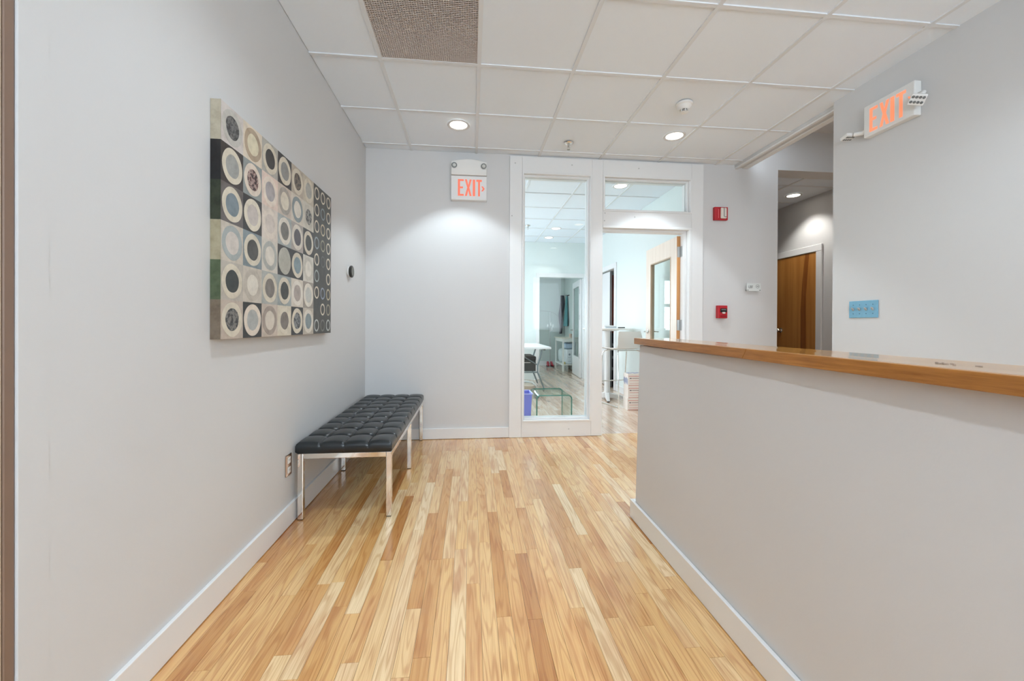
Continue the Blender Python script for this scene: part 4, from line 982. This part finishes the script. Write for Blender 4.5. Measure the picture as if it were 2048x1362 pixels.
# ------------------------------------------------------------------ back room things
CON = mat('console_white', (232, 234, 228), 0.4)
ct2 = thing('console_table', 'white console table with a lower shelf in the small back room', 'table', (2.31, 9.75, 0))
KX0, KX1, KY0, KY1 = 2.125, 2.495, 9.28, 10.12
B('table_top', mat('console_top', (226, 220, 204), 0.5), ct2, KX0 - 0.02, KX1, KY0 - 0.02, KY1 + 0.02, 0.775, 0.795, 0.002)
for (x0, x1, y0, y1) in ((KX0 + 0.04, KX1 - 0.04, KY0 + 0.008, KY0 + 0.026), (KX0 + 0.04, KX1 - 0.04, KY1 - 0.026, KY1 - 0.008), (KX0 + 0.008, KX0 + 0.026, KY0 + 0.04, KY1 - 0.04), (KX1 - 0.026, KX1 - 0.008, KY0 + 0.04, KY1 - 0.04)):
    B('apron', CON, ct2, x0, x1, y0, y1, 0.70, 0.775)
for x in (KX0, KX1 - 0.04):
    for y in (KY0, KY1 - 0.04): B('leg', CON, ct2, x, x + 0.04, y, y + 0.04, 0.0, 0.775, 0.003)
B('shelf', CON, ct2, KX0 + 0.005, KX1 - 0.005, KY0 + 0.005, KY1 - 0.005, 0.150, 0.172)
def bag(name, label, cat, c, sx, sy, sz, m, extra=None, seed=0):
    rr = random.Random(seed); b = MB(); vs = []; fs = []; nu_, nv_ = 16, 10
    for j in range(nv_ + 1):
        ph = -PI / 2 + PI * j / nv_
        for i in range(nu_):
            th = 2 * PI * i / nu_; e = 0.55
            f_ = lambda q: math.copysign(abs(q) ** e, q)
            w_ = 1 + 0.05 * math.sin(3 * th + seed) * math.cos(2 * ph)
            vs.append((c[0] + sx * f_(math.cos(ph)) * f_(math.cos(th)) * w_, c[1] + sy * f_(math.cos(ph)) * f_(math.sin(th)) * w_, c[2] + sz * (1 + f_(math.sin(ph)))))
    for j in range(nv_):
        for i in range(nu_): fs.append((j * nu_ + i, j * nu_ + (i + 1) % nu_, (j + 1) * nu_ + (i + 1) % nu_, (j + 1) * nu_ + i))
    o = b.add(vs, fs).build(name, m, None, 0, 2, True); tag(o, label, cat); return o
pk = thing('paper_pack', 'white wrapped pack with a round grey logo on the console shelf', 'package', (2.36, 9.5, 0.173))
B('wrapper', mat('pack_white', (226, 232, 234), 0.5), pk, 2.225, 2.45, 9.33, 9.66, 0.173, 0.52, 0.03, 3)
MB().lathe([(0.0, 0.0), (0.024, 0.0), (0.024, -0.001), (0.0, -0.001)], (2.305, 9.3295, 0.40), 'y', 24).build('round_logo', mat('pack_grey', (140, 148, 156), 0.6), pk)
for z in (0.33, 0.24): B('print_line', mat('pack_grey', (140, 148, 156), 0.6), pk, 2.27, 2.34, 9.3285, 9.3298, z, z + 0.006)
bag('folded_blanket', 'folded blue-white blanket lying on the wrapped pack', 'blanket', (2.33, 9.52, 0.522), 0.12, 0.17, 0.075, mat('blanket_blue', (176, 196, 214), 0.8, noise=0.25, nscale=14), seed=2)
bag('plastic_bag', 'clear pale plastic bag at the back of the console shelf', 'bag', (2.27, 9.88, 0.173), 0.10, 0.16, 0.17, mat('bag_pale', (214, 224, 224), 0.3, noise=0.15, nscale=20), seed=5)
t = thing('tape_roll', 'yellow tape roll on the console shelf', 'tape', (2.20, 9.34, 0.173))
MB().lathe([(0.016, 0.0), (0.030, 0.0), (0.030, 0.05), (0.016, 0.05), (0.016, 0.0)], (2.185, 9.36, 0.173), 'z', 20).build('roll', mat('tape_yellow', (226, 206, 120), 0.5), t, 0, 2, True)
t = thing('mug', 'small beige mug on the white console table', 'mug', (2.36, 9.36, 0.7955))
MB().lathe([(0.0, 0.0), (0.034, 0.0), (0.036, 0.09), (0.032, 0.09), (0.030, 0.006), (0.0, 0.006)], (2.345, 9.40, 0.7955), 'z', 24).build('cup', mat('mug_beige', (206, 178, 160), 0.5), t, 0, 2, True)
tube('handle', mat('mug_beige', (206, 178, 160), 0.5), t, [(2.375, 9.40, 0.865), (2.398, 9.40, 0.855), (2.398, 9.40, 0.825), (2.375, 9.40, 0.815)], 0.005, 8)
# hanging clothes on a hook on the side wall
def drape(name, label, cat, ax, wall, ztop, zbot, m, prof, folds):
    # cloth hanging on wall X = XR3: prof(t) gives (centre y, half width, depth) at t = 0 top .. 1 bottom
    b = MB(); vs = []; fs = []; nv, nu_ = 28, 22
    for j in range(nv + 1):
        tt = j / nv; z = ztop + (zbot - ztop) * tt; yc, hwid, dep = prof(tt)
        for i in range(nu_):
            a = 2 * PI * i / nu_
            fold = 1 + folds * math.sin(5 * a + 3 * tt)
            p_, q_ = wall - 0.012 - dep * (1 + math.cos(a) * fold), yc + hwid * math.sin(a) * fold
            vs.append((p_, q_, z) if ax == 'x' else (q_, p_, z))
    for j in range(nv):
        for i in range(nu_): fs.append((j * nu_ + i, j * nu_ + (i + 1) % nu_, (j + 1) * nu_ + (i + 1) % nu_, (j + 1) * nu_ + i))
    fs += [tuple(range(nu_))[::-1], tuple(nv * nu_ + i for i in range(nu_))]
    o = b.add(vs, fs).build(name, m, None, 0, 2, True); tag(o, label, cat); return o
hk = thing('coat_hook', 'small dark wall hook rail holding the clothes', 'hook', (XR3, 10.35, 1.85))
B('plate', BLACK, hk, XR3 - 0.010, XR3 - 0.0005, 10.20, 10.44, 1.845, 1.870)
for y in (10.25, 10.40): tube('peg', BLACK, hk, [(XR3 - 0.010, y, 1.858), (XR3 - 0.05, y, 1.850), (XR3 - 0.06, y, 1.872)], 0.006, 8)
drape('dark_coat', 'long black coat hanging beside the teal jacket in the small back room', 'coat', 'y', YR, 1.88, 0.86, mat('coat_black', (46, 50, 58), 0.8), lambda q: (2.425 - 0.05 * q + 0.012 * math.sin(9 * q), 0.030 + 0.030 * math.sin(PI * min(1, 0.15 + q)), 0.03 + 0.02 * q), 0.14)
drape('teal_jacket', 'teal jacket hanging on the side wall of the small back room', 'jacket', 'x', XR3, 1.842, 1.06, mat('jacket_teal', (92, 152, 156), 0.8), lambda q: (10.36 - 0.02 * q, 0.04 + 0.11 * q, 0.02 + 0.03 * q), 0.12)
# arched floor lamp with tulip heads
lp = thing('floor_lamp', 'slender chrome floor lamp with an arched arm and tulip shades', 'lamp', (2.02, 10.25, 0))
MB().lathe([(0.0, 0.0), (0.085, 0.0), (0.085, 0.012), (0.02, 0.022), (0.0, 0.022)], (2.02, 10.25, 0), 'z', 32).build('base', STEEL, lp, 0, 2, True)
tube('pole', STEEL, lp, [(2.02, 10.25, 0.02), (2.02, 10.25, 1.42)], 0.010)
tube('arched_arm', STEEL, lp, [(1.62, 10.25, 1.46)] + [(2.02 + 0.28 * math.sin(k * 0.2 - 0.4), 10.25, 1.22 + 0.22 * math.cos(k * 0.22 - 0.2)) for k in range(2, 8)], 0.006)
for k, (dx, dz) in enumerate(((-0.06, 1.03), (0.02, 1.06), (0.075, 1.02), (0.05, 0.95))):
    MB().lathe([(0.008, 0.0), (0.022, 0.02), (0.026, 0.05), (0.018, 0.085), (0.016, 0.085), (0.022, 0.05), (0.0, 0.012)], (2.02 + dx, 10.25 - 0.03, dz), 'z', 16).build('tulip_shade', mat('shade_glass', (232, 238, 236), 0.3), lp, 0, 2, True)
    tube('stem', STEEL, lp, [(2.02, 10.25, 0.92), (2.02 + dx, 10.22, dz + 0.004)], 0.004, 8)
# red shoes by the lamp
RS = mat('shoe_red', (176, 50, 62), 0.5)
for k in range(2):
    x = 2.03 + 0.09 * k
    t = thing('shoe', ['red shoe nearest the lamp base', 'red shoe leaning toward the console table'][k], 'shoe', (x, 10.45, 0), 'red shoes')
    B('sole', BLACK, t, x - 0.035, x + 0.035, 10.38, 10.62, 0.0, 0.02, 0.006)
    MB().hexa([(x - 0.034, 10.385, 0.02), (x + 0.034, 10.385, 0.02), (x + 0.034, 10.615, 0.02), (x - 0.034, 10.615, 0.02), (x - 0.02, 10.40, 0.055), (x + 0.02, 10.40, 0.055), (x + 0.028, 10.60, 0.13), (x - 0.028, 10.60, 0.13)]).build('upper', RS, t, 0.010, 2)
